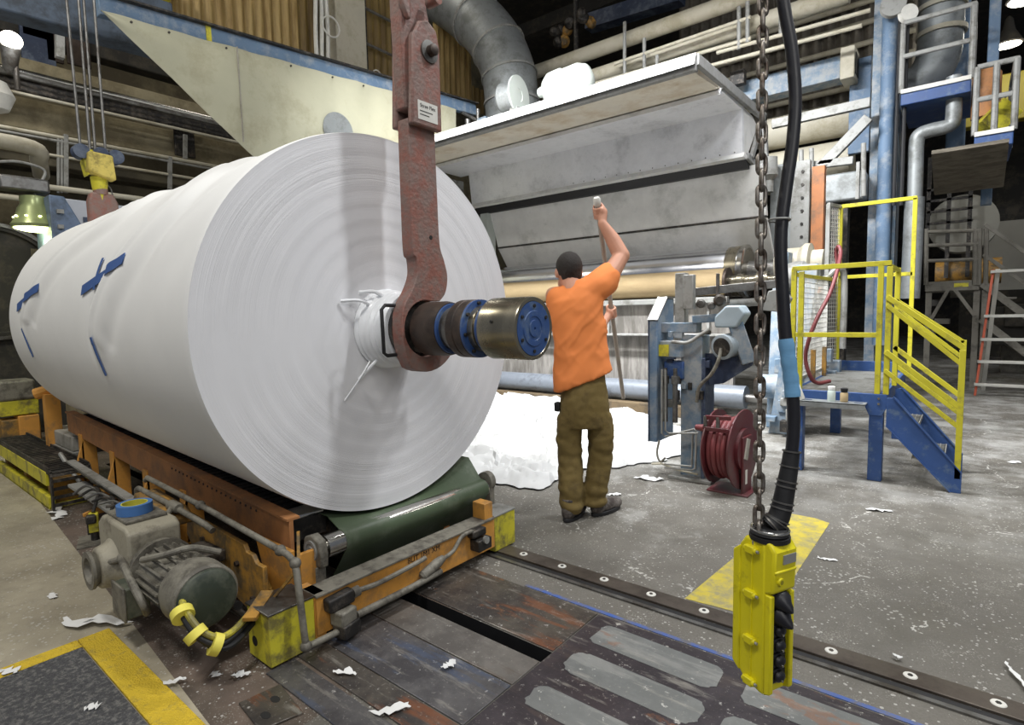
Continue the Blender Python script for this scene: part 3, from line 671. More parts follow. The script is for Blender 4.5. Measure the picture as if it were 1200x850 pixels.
MB().prism(out, 'X', -1.985, -1.915).build('hook_body', m_red, hk, bevel=.012, seg=3)
link = [(1.690, 2.78), (1.690, 2.16), (1.852, 2.16), (1.852, 2.42), (1.85, 2.55), (1.83, 2.66), (1.83, 2.95), (1.69, 2.95)]
MB().prism([(1.683, 2.13), (1.858, 2.13), (1.858, 2.49), (1.84, 2.56), (1.79, 2.59), (1.74, 2.57), (1.70, 2.50)], 'X', -1.914, -1.880).build('front_link_plate', m_red, hk, bevel=.008)
MB().prism([(1.683, 2.13), (1.858, 2.13), (1.858, 2.49), (1.84, 2.56), (1.79, 2.59), (1.74, 2.57), (1.70, 2.50)], 'X', -2.02, -1.986).build('back_link_plate', m_red, hk, bevel=.008)
MB().prism([(1.665, 2.95), (1.665, 2.60), (1.68, 2.2), (1.84, 2.2), (1.848, 2.55), (1.82, 2.66), (1.82, 2.95)], 'X', -1.985, -1.916).build('upper_arm', m_red, hk, bevel=.008)
MB().prism([(1.65, 4.4), (1.65, 2.62), (1.68, 2.56), (1.70, 2.56), (1.70, 2.7), (1.81, 2.72), (1.81, 4.4)], 'X', -1.91, -1.885).build('outer_plate', m_red, hk, bevel=.008)
pn = MB().lathe((-1.880, 1.79, 2.455), (1, 0, 0), [(0, .047), (.008, .047), (.010, .03)], 28).build('pin_washer', m_dsteel, hk)
MB().lathe((-1.872, 1.79, 2.455), (1, 0, 0), [(0, .024), (.03, .024), (.034, .018)], 20).build('pin', m_iron, pn)
MB().cyl((-1.884, 1.80, 2.66), (-1.82, 1.80, 2.66), .022, n=16).build('stub_pin', m_red, hk)
pl = MB().box(-1.880, -1.878, 1.715, 1.83, 2.155, 2.235).build('name_plate', m_wlab, hk)
lab(pl, 'small white rating label on the red hook')
text('Stren Flex', .022, (-1.8775, 1.772, .0), (R(90), 0, R(90)), m_ink, hk).location.z = 2.215-WLOC['lifting_hook'].z
for k in (1, 2):
    MB().box(-1.878, -1.8775, 1.725, 1.82-.02*k, 2.205-k*.015, 2.209-k*.015).build('print_line', m_ink, pl)
MB().cyl((-1.9149, 1.80, 1.66), (-1.9139, 1.80, 1.66), .010, n=14).build('hole', m_ink, hk)

# far hook hanging on wire ropes from a yellow block, behind the reel
fx, fy = -5.42, 1.757
def fa(px, py): return at(px, py, X=fx)
hb = thing('hook_block', 'yellow crane hook block on wire ropes above the far end of the reel', 'hook block', fa(115, 190))
b0 = fa(115, 195)
w_ = (fa(130, 190)-fa(98, 190)).length
MB().prism([(b0.y-w_*.52, b0.z+.02), (b0.y-w_*.40, b0.z+.11), (b0.y-w_*.15, b0.z+.12), (b0.y-.05, b0.z-.06+.0), (b0.y-w_*.42, b0.z-.09)], 'X', fx-.09, fx+.03).build('left_cheek', m_yel2, hb, bevel=.012)
MB().prism([(b0.y-.08, b0.z+.09), (b0.y+w_*.42, b0.z+.08), (b0.y+w_*.5, b0.z-.11), (b0.y+.0, b0.z-.10), (b0.y-.09, b0.z-.06)], 'X', fx-.02, fx+.10).build('front_cheek', mat('pale_yellow_paint', (206, 186, 92), .6, 0, .12, 9, dirt=(140, 124, 60), damt=.3, dscale=12), hb, bevel=.014)
for dy in (-.11, .02, .12): MB().lathe((fx-.04, b0.y+dy, b0.z+.09), (1, 0, 0), [(0, .055), (.02, .045), (.06, .045), (.08, .055)], 20).build('sheave', m_navy, hb)
MB().lathe((fx, b0.y, b0.z-.09), (0, 0, -1), [(0, .06), (.08, .052), (.13, .042), (.18, .04)], 20).build('swivel', m_yel2, hb)
for px in (92, 106, 112, 124):
    top = at(px-14, 0, X=fx); bt = fa(px+ (3 if px < 100 else 0), 182); d = (top-bt); MB().tube([bt, bt+d*2.2], .010, 8).build('wire_rope', m_dsteel, hb)
fh = thing('lifting_hook', 'small red-oxide lifting hook behind the top of the reel, below the yellow block', 'lifting hook', fa(118, 250))
MB().lathe(fa(117, 215), (0, 0, -1), [(0, .045), (.05, .05), (.09, .05)], 18).build('eye', m_red, fh)
h0 = fa(119, 245); MB().prism([(h0.y-.07, h0.z+.12), (h0.y+.08, h0.z+.12), (h0.y+.11, h0.z+.05), (h0.y+.11, h0.z-.5), (h0.y-.09, h0.z-.5), (h0.y-.09, h0.z+.05)], 'X', fx-.05, fx+.04).build('hook_arm', m_red, fh, bevel=.015)
MB().cyl((fx+.04, h0.y+.02, h0.z-.09), (fx+.06, h0.y+.02, h0.z-.09), .03, n=16).build('pin', m_dark, fh)
MB().tube(curve([fa(120, 212), at(130, 222, X=fx), at(133, 240, X=fx), at(130, 248, X=fx)], 6), .006, 8).build('wire_loop', m_dsteel, fh)
# ================================================================ REEL CART
ct = thing('reel_cart', 'long orange and rust coloured cart carrying the paper reel, with green belt', 'reel cart', (-3.6, 1.7, 0))
fb = MB().box(-2.03, -1.965, 1.17, 2.25, .045, .205).build('front_beam', m_orange, ct, bevel=.004)
MB().box(-2.06, -1.955, 1.165, 2.24, .205, .215).build('beam_cap', m_grey, fb, bevel=.002)
MB().box(-2.06, -1.972, 2.18, 2.245, .10, .30).build('corner_upright', m_orange, ct, bevel=.004)
MB().box(-2.10, -1.972, 1.165, 1.215, .03, .215).build('corner_plate', m_orange, ct, bevel=.004)
bm1 = MB().box(-2.13, -1.965, .975, 1.16, .012, .212).build('bumper', m_yel2, ct, bevel=.004)
MB().box(-2.135, -1.96, .970, 1.162, .212, .220).build('bumper_lid', m_dsteel, bm1, bevel=.002)
MB().cyl((-2.08, .9755, .08), (-2.08, .974, .08), .02, n=16).build('hole', m_ink, bm1)
bm2 = MB().box(-2.10, -1.968, 2.255, 2.43, .012, .205).build('bumper', m_yel2, ct, bevel=.004)
MB().box(-2.105, -1.965, 2.25, 2.435, .205, .215).build('bumper_lid', m_greyp, bm2, bevel=.002)
text('8LIT 1M1 XM', .036, (-1.9642, 1.74, .183), (R(90), 0, R(90)), m_ink, ct, 'stencil_lettering')
# rollers + bearings
rr_ = MB().lathe((-2.15, 1.27, .312), (0, 1, 0), [(0, .028), (.06, .028), (.06, .050), (1.10, .050), (1.10, .028), (1.15, .028)], 32).build('front_roller', m_steel, ct)
MB().lathe((-2.36, 1.27, .405), (0, 1, 0), [(0, .02), (.02, .02), (.02, .042), (.17, .042), (.17, .02)], 24).build('rear_roller', m_steel, ct)
bg = MB().prism([(-2.215, .25), (-2.085, .25), (-2.08, .31), (-2.095, .365), (-2.15, .385), (-2.205, .365), (-2.22, .31)], 'Y', 1.27, 1.31).build('bearing_block', m_grey, ct, bevel=.008)
MB().lathe((-2.15, 1.271, .315), (0, -1, 0), [(0, .045), (.008, .045), (.008, .033), (.004, .032), (.004, .02), (.010, .018)], 28).build('bearing_face', m_greyp, bg)
MB().box(-2.19, -2.115, 1.265, 1.315, .10, .25).build('bearing_post', m_grey, ct, bevel=.006)
MB().lathe((-2.15, 2.37, .345), (0, 1, 0), [(0, .03), (.01, .055), (.05, .055), (.05, .03)], 28).build('right_bearing', m_grey, ct)
MB().box(-2.18, -2.11, 2.385, 2.425, .08, .35).build('bearing_post', m_grey, ct, bevel=.006)
# green belt: sags under the reel, folds over the front roller and hangs behind the beam
def belt_z(y):
    d = y-RY; c = RZ-math.sqrt(max(.01, RR*RR-d*d))-.004
    e = .355+.14*max(0, (abs(d)-.1))**1.2*2.0
    return min(c, e)
vs = []; fs = []; NY = 30; rows = 0
path = []
for x in (-5.1, -4.4, -3.7, -3.0, -2.7, -2.5, -2.35, -2.25): path.append(('s', x))
for a in (100, 80, 60, 40, 20, 0, -20): path.append(('r', a))
for k in range(1, 7): path.append(('h', k/6))
for kd, v in path:
    for j in range(NY+1):
        y = 1.415+(2.36-1.415)*j/NY; lift = (y-1.415)/.945*.0
        if kd == 's': x, z = v, belt_z(y)-(.0 if v > -2.3 else 0)
        elif kd == 'r': x = -2.15+.054*math.cos(R(v)); z = .312+.054*math.sin(R(v))-.012*math.sin(math.pi*(y-1.415)/.945)*.5
        else: x = -2.15+.050-.17*v; z = .292-.23*v-.01*math.sin(math.pi*(y-1.415)/.945)
        vs.append((x, y, z))
for i in range(len(path)-1):
    for j in range(NY): a = i*(NY+1)+j; fs.append((a, a+1, a+NY+2, a+NY+1))
bl = MB().add(vs, fs).build('green_belt', m_belt, ct, smooth=70); md = bl.modifiers.new('s', 'SOLIDIFY'); md.thickness = .004; md.offset = -1
# near side rail: rust beam with slat bed on top
def rz_(x): return .445+(-2.12-x)*.050
MB().prism([(-2.22, rz_(-2.22)), (-5.5, rz_(-5.5)), (-5.5, rz_(-5.5)-.15), (-2.22, rz_(-2.22)-.15)], 'Y', 1.215, 1.235).build('side_beam', m_rust, ct, bevel=.003)
MB().prism([(-2.22, rz_(-2.22)+.006), (-5.5, rz_(-5.5)+.006), (-5.5, rz_(-5.5)-.004), (-2.22, rz_(-2.22)-.004)], 'Y', 1.205, 1.265).build('beam_flange', m_rust, ct)
bed = MB(); x = -2.44
while x > -5.45:
    z = rz_(x)-.028; bed.cbox((x, 1.345, z), (.042, .17, .02)); x -= .056
bed.build('slat_bed', m_dark, ct)
MB().prism([(-2.30, rz_(-2.30)-.05), (-5.5, rz_(-5.5)-.05), (-5.5, rz_(-5.5)-.14), (-2.30, rz_(-2.30)-.14)], 'Y', 1.26, 1.44).build('bed_channel', m_dark, ct)
for i in range(20):
    x = -2.5-i*.05; MB().ell((x, 1.213, rz_(x)-.028), (.006, .004, .006), 8, 6).build('rivet', m_iron, ct)
MB().prism([(-2.30, .38), (-5.5, .52), (-5.5, .34), (-2.3, .2)], 'Y', 1.46, 1.50).build('inner_beam', m_dark, ct)
MB().prism([(-2.04, .10), (-5.6, .10), (-5.6, .03), (-2.04, .03)], 'Y', 1.20, 1.32).build('sole_beam', m_olive, ct, bevel=.004)
MB().prism([(-2.2, .34), (-5.6, .44), (-5.6, .12), (-2.2, .12)], 'Y', 2.1, 2.14).build('far_beam', m_rust, ct)
for i, x in enumerate((-5.15, -4.45, -3.85, -3.3)):
    z1 = rz_(x)-.15; g = MB()
    g.prism([(1.225, z1+.02), (1.12, .10), (1.02, .07), (1.02, .05), (1.30, .05), (1.30, z1+.02)], 'X', x, x+.02)
    g.box(x-.05, x+.02, 1.205, 1.22, .05, z1+.03); g.build('gusset', m_orange, ct, bevel=.002)
MB().prism([(1.20, .33), (1.205, .20), (1.10, .10), (1.16, .05), (1.30, .05), (1.30, .33)], 'X', -2.14, -2.12).build('gusset', m_orange, ct, bevel=.002)
MB().prism([(-2.16, .34), (-2.16, .10), (-2.30, .10), (-2.40, .20), (-2.46, .34)], 'Y', 1.18, 1.20).build('front_web', m_orange, ct, bevel=.003)
# ochre side plate and small machinery behind the motor
MB().prism([(-2.24, .28), (-2.30, .28), (-2.33, .31), (-2.38, .31), (-2.40, .34), (-2.98, .36), (-3.0, .25), (-2.9, .16), (-2.3, .03), (-2.24, .03)], 'Y', 1.10, 1.12).build('side_plate', m_olive, ct, bevel=.003)
for x, z in ((-2.46, .24), (-2.8, .27), (-2.33, .12)): MB().cyl((x, 1.10, z), (x, 1.085, z), .012, n=6).build('bolt', m_iron, ct)
bk = MB().prism([(-3.35, .42), (-2.95, .40), (-2.90, .37), (-2.90, .33), (-3.4, .35)], 'Y', .99, 1.10).build('bracket', m_olive, ct, bevel=.01)
MB().cbox((-2.62, 1.03, .27), (.20, .09, .05), rz=.05).build('valve_block', m_dark, ct, bevel=.006)
vb = MB().cyl((-2.70, 1.01, .22), (-2.36, 1.01, .21), .022, n=16).build('cylinder_rod', m_grey, ct)
MB().cyl((-2.75, 1.04, .215), (-2.5, 1.04, .21), .032, n=18).build('cylinder_body', m_dark, ct)
MB().tube(curve([(-2.3, 1.02, .13), (-2.5, 1.02, .11), (-2.8, 1.03, .12), (-3.1, 1.06, .15)], 5), .018, 10).build('black_hose', m_black, ct)
for k, (x0, x1, z0, z1) in enumerate(((-4.9, -3.35, .34, .30), (-4.9, -3.4, .28, .25), (-4.7, -3.5, .22, .2))):
    MB().bar((x0, 1.08+.04*k, z0), (x1, 1.06+.04*k, z1), .05, .012).build('long_strip', m_grey if k else m_greyp, ct)
MB().cbox((-4.0, 1.06, .20), (1.4, .10, .02), ry=.02).build('grey_tray', m_greyp, ct, bevel=.003)
for i in range(7):
    x = -4.4+i*.13; MB().tube(curve([(x, .97, .22+.01*i), (x+.05, 1.03, .27), (x+.2, 1.06, .25)], 4), .008, 8).build('hydraulic_line', m_dark if i % 2 else m_dsteel, ct)
# pipes
pr_ = MB(); P1 = [(-3.42, 1.07, .455), (-3.39, 1.07, .475), (-2.7, 1.075, .448), (-2.0, 1.08, .405), (-1.955, 1.08, .39), (-1.93, 1.075, .36), (-1.905, 1.08, .10), (-1.905, 1.085, .065)]
pr_.tube(P1, .013, 12); pr_.build('guard_pipe', m_grey, ct, smooth=60)
for p in ((-1.945, 1.08, .385), (-1.905, 1.083, .07), (-2.05, 1.08, .408), (-2.75, 1.075, .45)): MB().ell(p, (.022, .022, .022), 14, 10).build('pipe_fitting', m_grey, ct)
MB().tube([(-3.40, 1.03, .425), (-3.0, 1.03, .42), (-2.6, 1.035, .40), (-2.55, 1.04, .385)], .014, 12).build('upper_conduit', m_grey, ct)
MB().tube(curve([(-3.40, 1.03, .425), (-3.43, 1.03, .40), (-3.43, 1.04, .30)], 4), .015, 10).build('conduit_drop', m_grey, ct)
MB().lathe((-2.98, 1.03, .42), (1, 0, 0), [(0, .02), (.01, .026), (.09, .026), (.10, .02)], 14).build('conduit_tee', m_grey, ct)
MB().tube(curve([(-2.93, 1.02, .42), (-2.80, .92, .40), (-2.72, .80, .36), (-2.72, .73, .32), (-2.80, .70, .30)], 6), .013, 10).build('conduit_drop', m_grey, ct)
MB().bar((-1.94, 1.09, .37), (-2.16, 1.22, .41), .012, .012).build('brace_rod', m_olive, ct)
MB().bar((-1.945, 1.09, .36), (-2.10, 1.06, .20), .010, .010).build('brace_rod', m_olive, ct)
# conduit and limit switches along the front beam
MB().tube([(-1.905, 1.085, .065), (-1.915, 1.24, .055)], .013, 12).build('front_conduit', m_grey, ct)
MB().tube([(-1.915, 1.32, .085), (-1.915, 1.62, .085), (-1.92, 1.80, .09)], .015, 12).build('front_conduit', m_grey, ct)
s1 = MB().cbox((-1.945, 1.26, .165), (.05, .12, .055), rx=.06).build('limit_switch', m_dark, ct, bevel=.008)
MB().lathe((-1.94, 1.32, .17), (0, 1, .05), [(0, .022), (.03, .022), (.03, .014)], 16).build('gland', m_grey, s1)
s2 = MB().cbox((-1.925, 1.265, .105), (.07, .085, .06), rz=.2).build('limit_switch', m_grey, ct, bevel=.008)
MB().cbox((-1.915, 1.27, .055), (.07, .09, .055), rz=.2).build('lower_body', m_dark, s2, bevel=.006)
MB().tube(curve([(-1.94, 1.34, .172), (-1.935, 1.45, .165), (-1.93, 1.62, .175), (-1.935, 1.72, .18)], 6), .011, 10).build('sensor_cable', m_grey, ct)
MB().lathe((-1.925, 1.68, .105), (0, 1, .28), [(0, .014), (.01, .022), (.11, .024), (.15, .016)], 16).build('conduit_body', m_grey, ct)
MB().tube(curve([(-1.925, 1.82, .14), (-1.93, 1.90, .155), (-1.935, 1.96, .20), (-1.94, 2.03, .205), (-1.94, 2.06, .195)], 6), .010, 10).build('sensor_cable', m_grey, ct)
s3 = MB().cbox((-1.945, 2.085, .185), (.05, .10, .04)).build('limit_switch', m_dark, ct, bevel=.008)
MB().cbox((-1.93, 2.10, .125), (.065, .10, .06)).build('lower_body', m_dark, s3, bevel=.006)
MB().lathe((-1.90, 2.10, .15), (1, 0, .2), [(0, .02), (.012, .02)], 14).build('switch_roller', m_greyp, s3)

# gear motor with worm gearbox beside the cart
gm = MB()
gm.prism([(-2.98, .16), (-2.66, .16), (-2.62, .24), (-2.62, .44), (-2.66, .46), (-2.94, .46), (-3.0, .42)], 'Y', .74, .94)
gm.lathe((-2.83, .95, .27), (0, -1, 0), [(0, .12), (.20, .12), (.22, .10), (.25, .09), (.27, .085)], 32)
gmo = gm.build('gearbox', mat('cream_grey_casting', (168, 162, 144), .6, .1, .18, 8, dirt=(118, 112, 98), damt=.35, dscale=8, bump=.2), ct, bevel=.012, seg=3)
lab(gmo, 'dusty cream gearbox of the cart drive')
MB().lathe((-2.83, .682, .27), (0, -1, 0), [(0, .062), (.02, .080), (.032, .080), (.032, .055), (.006, .05), (.006, .02)], 36).build('output_flange', m_grey, gmo)
MB().box(-2.94, -2.70, .76, .92, .46, .475).build('gearbox_lid', m_grey, gmo, bevel=.005)
mo = MB().lathe((-2.64, .85, .275), (1, 0, 0), [(0, .09), (.03, .125), (.06, .125), (.06, .098), (.30, .098), (.32, .112), (.34, .112)], 36).build('motor_body', m_grey, ct, smooth=30)
fn = MB()
for i in range(20):
    a = i*math.pi*2/20
    fn.bar((-2.56, .85+.104*math.cos(a), .275+.104*math.sin(a)), (-2.34, .85+.104*math.cos(a), .275+.104*math.sin(a)), .008, .02, (0, math.cos(a), math.sin(a)))
fn.build('cooling_fins', m_grey, mo)
MB().lathe((-2.30, .85, .275), (1, 0, 0), [(0, .115), (.02, .122), (.12, .120), (.13, .112), (.13, .095)], 36).build('fan_cowl', m_grey, mo)
MB().lathe((-2.17, .85, .275), (1, 0, 0), [(0, .108), (.012, .105), (.022, .09), (.022, .01)], 36).build('green_end_cover', mat('dark_green_cover', (50, 58, 48), .5, 0, .15, 8, dirt=(84, 88, 76), damt=.3), mo)
tb = MB().cbox((-2.60, .735, .195), (.13, .09, .13)).build('terminal_box', mat('green_grey_box', (76, 82, 70), .55, .1, .15, 9, dirt=(112, 112, 98), damt=.35), ct, bevel=.008)
MB().cbox((-2.60, .69, .195), (.14, .01, .14)).build('box_lid', m_grey, tb, bevel=.004)
MB().tube(curve([(-2.72, .74, .33), (-2.60, .72, .315), (-2.48, .71, .28), (-2.42, .72, .22), (-2.46, .74, .17)], 6), .014, 10).build('motor_cable', m_grey, ct)
MB().tube(curve([(-2.50, .75, .37), (-2.40, .80, .40), (-2.36, .88, .41), (-2.35, .98, .36)], 6), .013, 10).build('motor_cable', m_grey, ct)
c1 = [(-2.20, .76, .30), (-2.12, .75, .26), (-2.06, .77, .20), (-2.03, .82, .16), (-2.04, .88, .16), (-2.08, .96, .18)]
for k, dz in enumerate((.0, .022, -.022)):
    MB().tube(curve([(x, y+.008*k, z+dz) for x, y, z in c1], 6), .012, 10).build('bundled_cable', m_yel2 if k == 1 else m_black, ct)
cc = curve(c1, 6)
for k in (4, 10, 16):
    a, b_ = cc[k], cc[k+1]; MB().cyl(a, a+(b_-a).normalized()*.03, .038, n=18).build('yellow_tie_wrap', mat('yellow_wrap%d' % k, (226, 214, 90), .6, 0, .1, 10), ct)
MB().bar((-2.02, .93, .205), (-2.13, 1.06, .225), .05, .014).build('cable_tray', m_olive, ct)

tp = thing('tape_roll', 'roll of blue tape standing on top of the cart gearbox', 'tape roll', (-2.81, .83, .475))
MB().lathe((-2.81, .83, .476), (0, 0, 1), [(0, .050), (0, .068), (.042, .068), (.042, .050), (0, .050)], 40, cap=False).build('blue_tape_layers', mat('blue_masking_tape', (72, 118, 178), .6, 0, .06, 20), tp)
MB().lathe((-2.81, .83, .476), (0, 0, 1), [(0, .046), (0, .050), (.0425, .050), (.0425, .046), (0, .046)], 40, cap=False).build('yellow_core', mat('yellow_core', (206, 200, 70), .7), tp)

# cable drag chain and its yellow tray at the left
yt = thing('chain_tray', 'yellow steel tray carrying the black cable chain on the floor at left', 'cable tray', (-5.8, 1.08, 0))
MB().box(-6.75, -5.0, .96, 1.0, 0.001, .09).build('lower_rail', m_yel2, yt, bevel=.004)
MB().box(-6.75, -5.0, 1.16, 1.2, 0.001, .09).build('lower_rail', m_yel2, yt, bevel=.004)
MB().box(-6.75, -5.0, .96, 1.2, .001, .012).build('bottom_plate', m_yel2, yt)
MB().box(-6.8, -5.0, .955, .975, .17, .27).build('upper_side', m_yel2, yt, bevel=.004)
MB().box(-6.8, -5.0, 1.185, 1.205, .17, .27).build('upper_side', m_yel2, yt, bevel=.004)
for x in (-6.6, -5.9, -5.15): MB().box(x-.04, x+.04, 1.0, 1.16, .012, .20).build('support_post', m_olive, yt)
MB().box(-6.8, -5.02, .975, 1.185, .19, .2).build('tray_floor', m_olive, yt)
cc_ = thing('cable_chain', 'black link cable chain lying in the yellow tray and curling down at its near end', 'cable chain', (-5.6, 1.08, .25))
pth = [(x, .285) for x in [-6.8+.06*i for i in range(31)]] + [(-4.95+.0+.05*math.sin(R(a)), .235+.05*math.cos(R(a))) for a in (20, 50, 80)]+[(-4.90, .19), (-4.90, .13), (-4.90, .07), (-4.91, .02)]
for i in range(len(pth)-1):
    (x0, z0), (x1, z1) = pth[i], pth[i+1]; k = MB()
    for y in (.965, 1.19): k.bar((x0, y, z0), (x0+(x1-x0)*1.05, y, z0+(z1-z0)*1.05), .012, .045, (-(z1-z0), 0, (x1-x0)))
    xm, zm = (x0+x1)/2, (z0+z1)/2
    k.bar((xm, .97, zm), (xm, 1.185, zm), .022, .010, (-(z1-z0), 0, (x1-x0)))
    k.build('chain_link', m_dark, cc_)
bx = thing('grey_box', 'flat grey box standing behind the black cable chain under the reel', 'box', (-5.9, 1.35, .2))
MB().box(-6.15, -5.45, 1.22, 1.42, .30, .42).build('box_body', m_box, bx, bevel=.01)
MB().box(-6.2, -5.4, 1.19, 1.45, .275, .30).build('shelf_plate', m_greyp, bx, bevel=.004)
for x in (-6.15, -5.45): MB().box(x-.02, x+.02, 1.3, 1.34, 0, .275).build('post', m_olive, bx)
MB().tube([(-5.25, 1.1, .34), (-5.05, 1.13, .20), (-5.0, 1.15, .15)], .015, 8).build('lever', m_greyp, bx)
ob = thing('buffer_post', 'stained yellow and orange post with a grey cap at the far left', 'post', (-8.0, 1.55, 0))
q = at(20, 455, X=-8.0); W = .17
MB().box(-8.15, -7.9, q.y-W, q.y+W*.9, 0, .30).build('ochre_base', m_olive, ob, bevel=.01)
MB().box(-8.13, -7.88, q.y-W*.2, q.y+W*.85, .05, .33).build('orange_panel', m_orange, ob, bevel=.01)
MB().box(-8.15, -7.9, q.y-W, q.y+W*.9, .34, .50).build('yellow_band', m_yel2, ob, bevel=.01)
MB().box(-8.18, -7.88, q.y-W*1.05, q.y+W*.8, .50, .72).build('grey_cap', m_grey, ob, bevel=.03)
for i, (px, py, lb) in enumerate(((110, 612, 'yellow and black sensor box on a small base plate, left of its twin'), (128, 625, 'yellow and black sensor box close behind the cart gearbox'))):
    p = at(px, py, Z=.12); o = thing('sensor_box', lb, 'sensor', (p.x, p.y, 0), 'sensor boxes beside the cart')
    MB().cbox((p.x, p.y, .12), (.07, .05, .11), rz=-.3).build('yellow_body', m_yel2, o, bevel=.006)
    MB().cbox((p.x+.03, p.y-.02, .15), (.05, .05, .05), rz=-.3).build('black_head', m_dark, o, bevel=.008)
    MB().cbox((p.x-.03, p.y, .10), (.02, .055, .12), rz=-.3).build('black_side', m_dark, o, bevel=.004)
    MB().cyl((p.x, p.y, .012), (p.x, p.y, .07), .02).build('foot', m_dark, o)
    MB().cbox((p.x-.02, p.y-.02, .006), (.22, .12, .012), rz=-.3).build('base_plate', m_grey, o, bevel=.002)
    MB().tube(curve([(p.x, p.y, .18), (p.x-.1, p.y+.06, .27), (p.x-.3, p.y+.1, .25), (p.x-.5, p.y+.16, .2)], 5), .01, 8).build('cable', m_dark, o)
# ================================================================ HANGING CONTROLLER
pe = at(903, 725, Y=1.53); PX, PYn = pe.x, 1.53
PROT = R(-25); CORNER = Vector((PX, PYn, 0))
def _px(p): d = p-EYE; return 600+FPX*d.dot(RT)/d.dot(FW)
def _solve(u, px):
    lo, hi = 0, .4
    for _ in range(40):
        m_ = (lo+hi)/2; v = _px(CORNER+Vector((0, 0, .6))+u*m_)
        if (v < px) == (px > 903): lo = m_
        else: hi = m_
    return lo
PXl = PX-_solve(Vector((-math.cos(PROT), -math.sin(PROT), 0)), 864); PYf = PYn+_solve(Vector((-math.sin(PROT), math.cos(PROT), 0)), 932)
def prot(v): return Matrix.Rotation(PROT, 3, 'Z') @ Vector(v)
zt, zb = at(903, 640, Y=PYn).z, at(903, 822, Y=PYn).z
pd = thing('hanging_controller', 'bright yellow hanging push-button crane controller with black buttons', 'crane controller', (PX, PYn, zb))
pd.rotation_euler = (0, 0, PROT)
dX = PX-PXl; dY = PYf-PYn; cy_ = (PYn+PYf)/2
# main housing: side profile in X-Z, extruded across Y
MB().prism([(PXl+.006, zb+.035), (PXl+.02, zb+.018), (PX-.035, zb+.0), (PX-.018, zb+.0), (PX-.018, zt), (PXl+.025, zt), (PXl+.006, zt-.03)], 'Y', PYn, PYf).build('housing', m_pend, pd, bevel=.008, seg=3)
for ya_, yb_ in ((PYn, PYn+.016), (PYf-.016, PYf)):
    MB().prism([(PX-.02, zb+.002), (PX, zb+.012), (PX, zt-.14), (PX-.02, zt-.14)], 'Y', ya_, yb_).build('button_guard', m_pend, pd, bevel=.004)
tb_ = MB().prism([(PX-.03, zt-.148), (PX+.004, zt-.132), (PX+.008, zt-.02), (PX-.01, zt+.004), (PX-.03, zt+.004)], 'Y', PYn+.002, PYf-.002).build('upper_nose', m_pend, pd, bevel=.008, seg=3)
MB().cyl((PX+.004, cy_-.02, zt-.10), (PX+.012, cy_-.02, zt-.10), .012, .010, 20).build('screw_boss', m_pend, tb_)
MB().cyl((PX+.0121, cy_-.02, zt-.10), (PX+.0125, cy_-.02, zt-.10), .006, n=14).build('screw', mat('dim_yellow', (150, 142, 30), .5), tb_)
gl = MB().box(PX+.006, PX+.010, cy_-.012, cy_+.036, zt-.055, zt-.030).build('grey_label', m_greyp, tb_); lab(gl, 'small grey label plate')
MB().box(PX-.02, PX+.010, PYn+.006, PYf-.006, zt-.078, zt-.070).build('front_ridge', m_pend, tb_, bevel=.003)
MB().prism([(PXl-.012, zb+.05), (PXl+.012, zb+.03), (PXl+.012, zt-.03), (PXl-.012, zt-.05)], 'Y', PYn-.004, PYn+.03).build('back_flange', m_pend, pd, bevel=.004)
sm = (PXl+PX)/2-.006
MB().box(sm-.002, sm+.002, PYn-.003, PYn+.004, zb+.02, zt-.02).build('case_seam', m_pend, pd, bevel=.001)
for z in (zt-.03, zt-.155, zt-.285, zb+.022):
    k = MB().cbox((sm+.0, PYn-.007, z), (.030, .016, .022)); k.cyl((sm-.02, PYn-.006, z), (sm+.02, PYn-.006, z), .009, n=14); k.build('clamp_lug', m_pend, pd, bevel=.003)
    MB().cyl((sm+.018, PYn-.007, z), (sm+.026, PYn-.007, z), .004, n=10).build('clamp_screw', m_greyp, pd)
n_b = 6; z0 = zt-.165; dz = (z0-(zb+.045))/(n_b-1)
for i in range(n_b):
    z = z0-i*dz+.005; b_ = MB().cbox((PX-.019, cy_, z), (.022, dY-.036, dz*.94)).build('button_seat', m_cable, pd, bevel=.007, seg=3)
    if i < 2:
        MB().lathe((PX-.012, cy_, z), (1, -.05, -.42), [(0, .030), (.012, .029), (.026, .018), (.038, .012), (.048, .003)], 20).build('pointed_rubber_boot', m_cable, b_)
    else:
        MB().ell((PX-.008, cy_, z), (.014, .020, .017), 18, 12).build('button_dome', m_cable, b_)
        MB().cyl((PX+.003, cy_-.004, z-.006), (PX+.008, cy_-.004, z-.006), .0035, n=10).build('button_pin', m_steel, b_)
# collar and eye on top
tx, ty = PX-.045, cy_
MB().lathe((tx, ty, zt-.004), (0, 0, 1), [(0, .052), (.012, .052), (.014, .044), (.018, .050), (.030, .046), (.034, .036)], 32).build('black_collar', m_black, pd)
MB().tube([(tx+.048*math.cos(R(a)), ty+.046*math.sin(R(a)), zt+.024) for a in range(0, 360, 20)], .004, 8, closed=True).build('collar_wire', m_steel, pd)

_t = prot((tx-PX, ty-PYn, 0)); tx, ty = PX+_t.x, PYn+_t.y
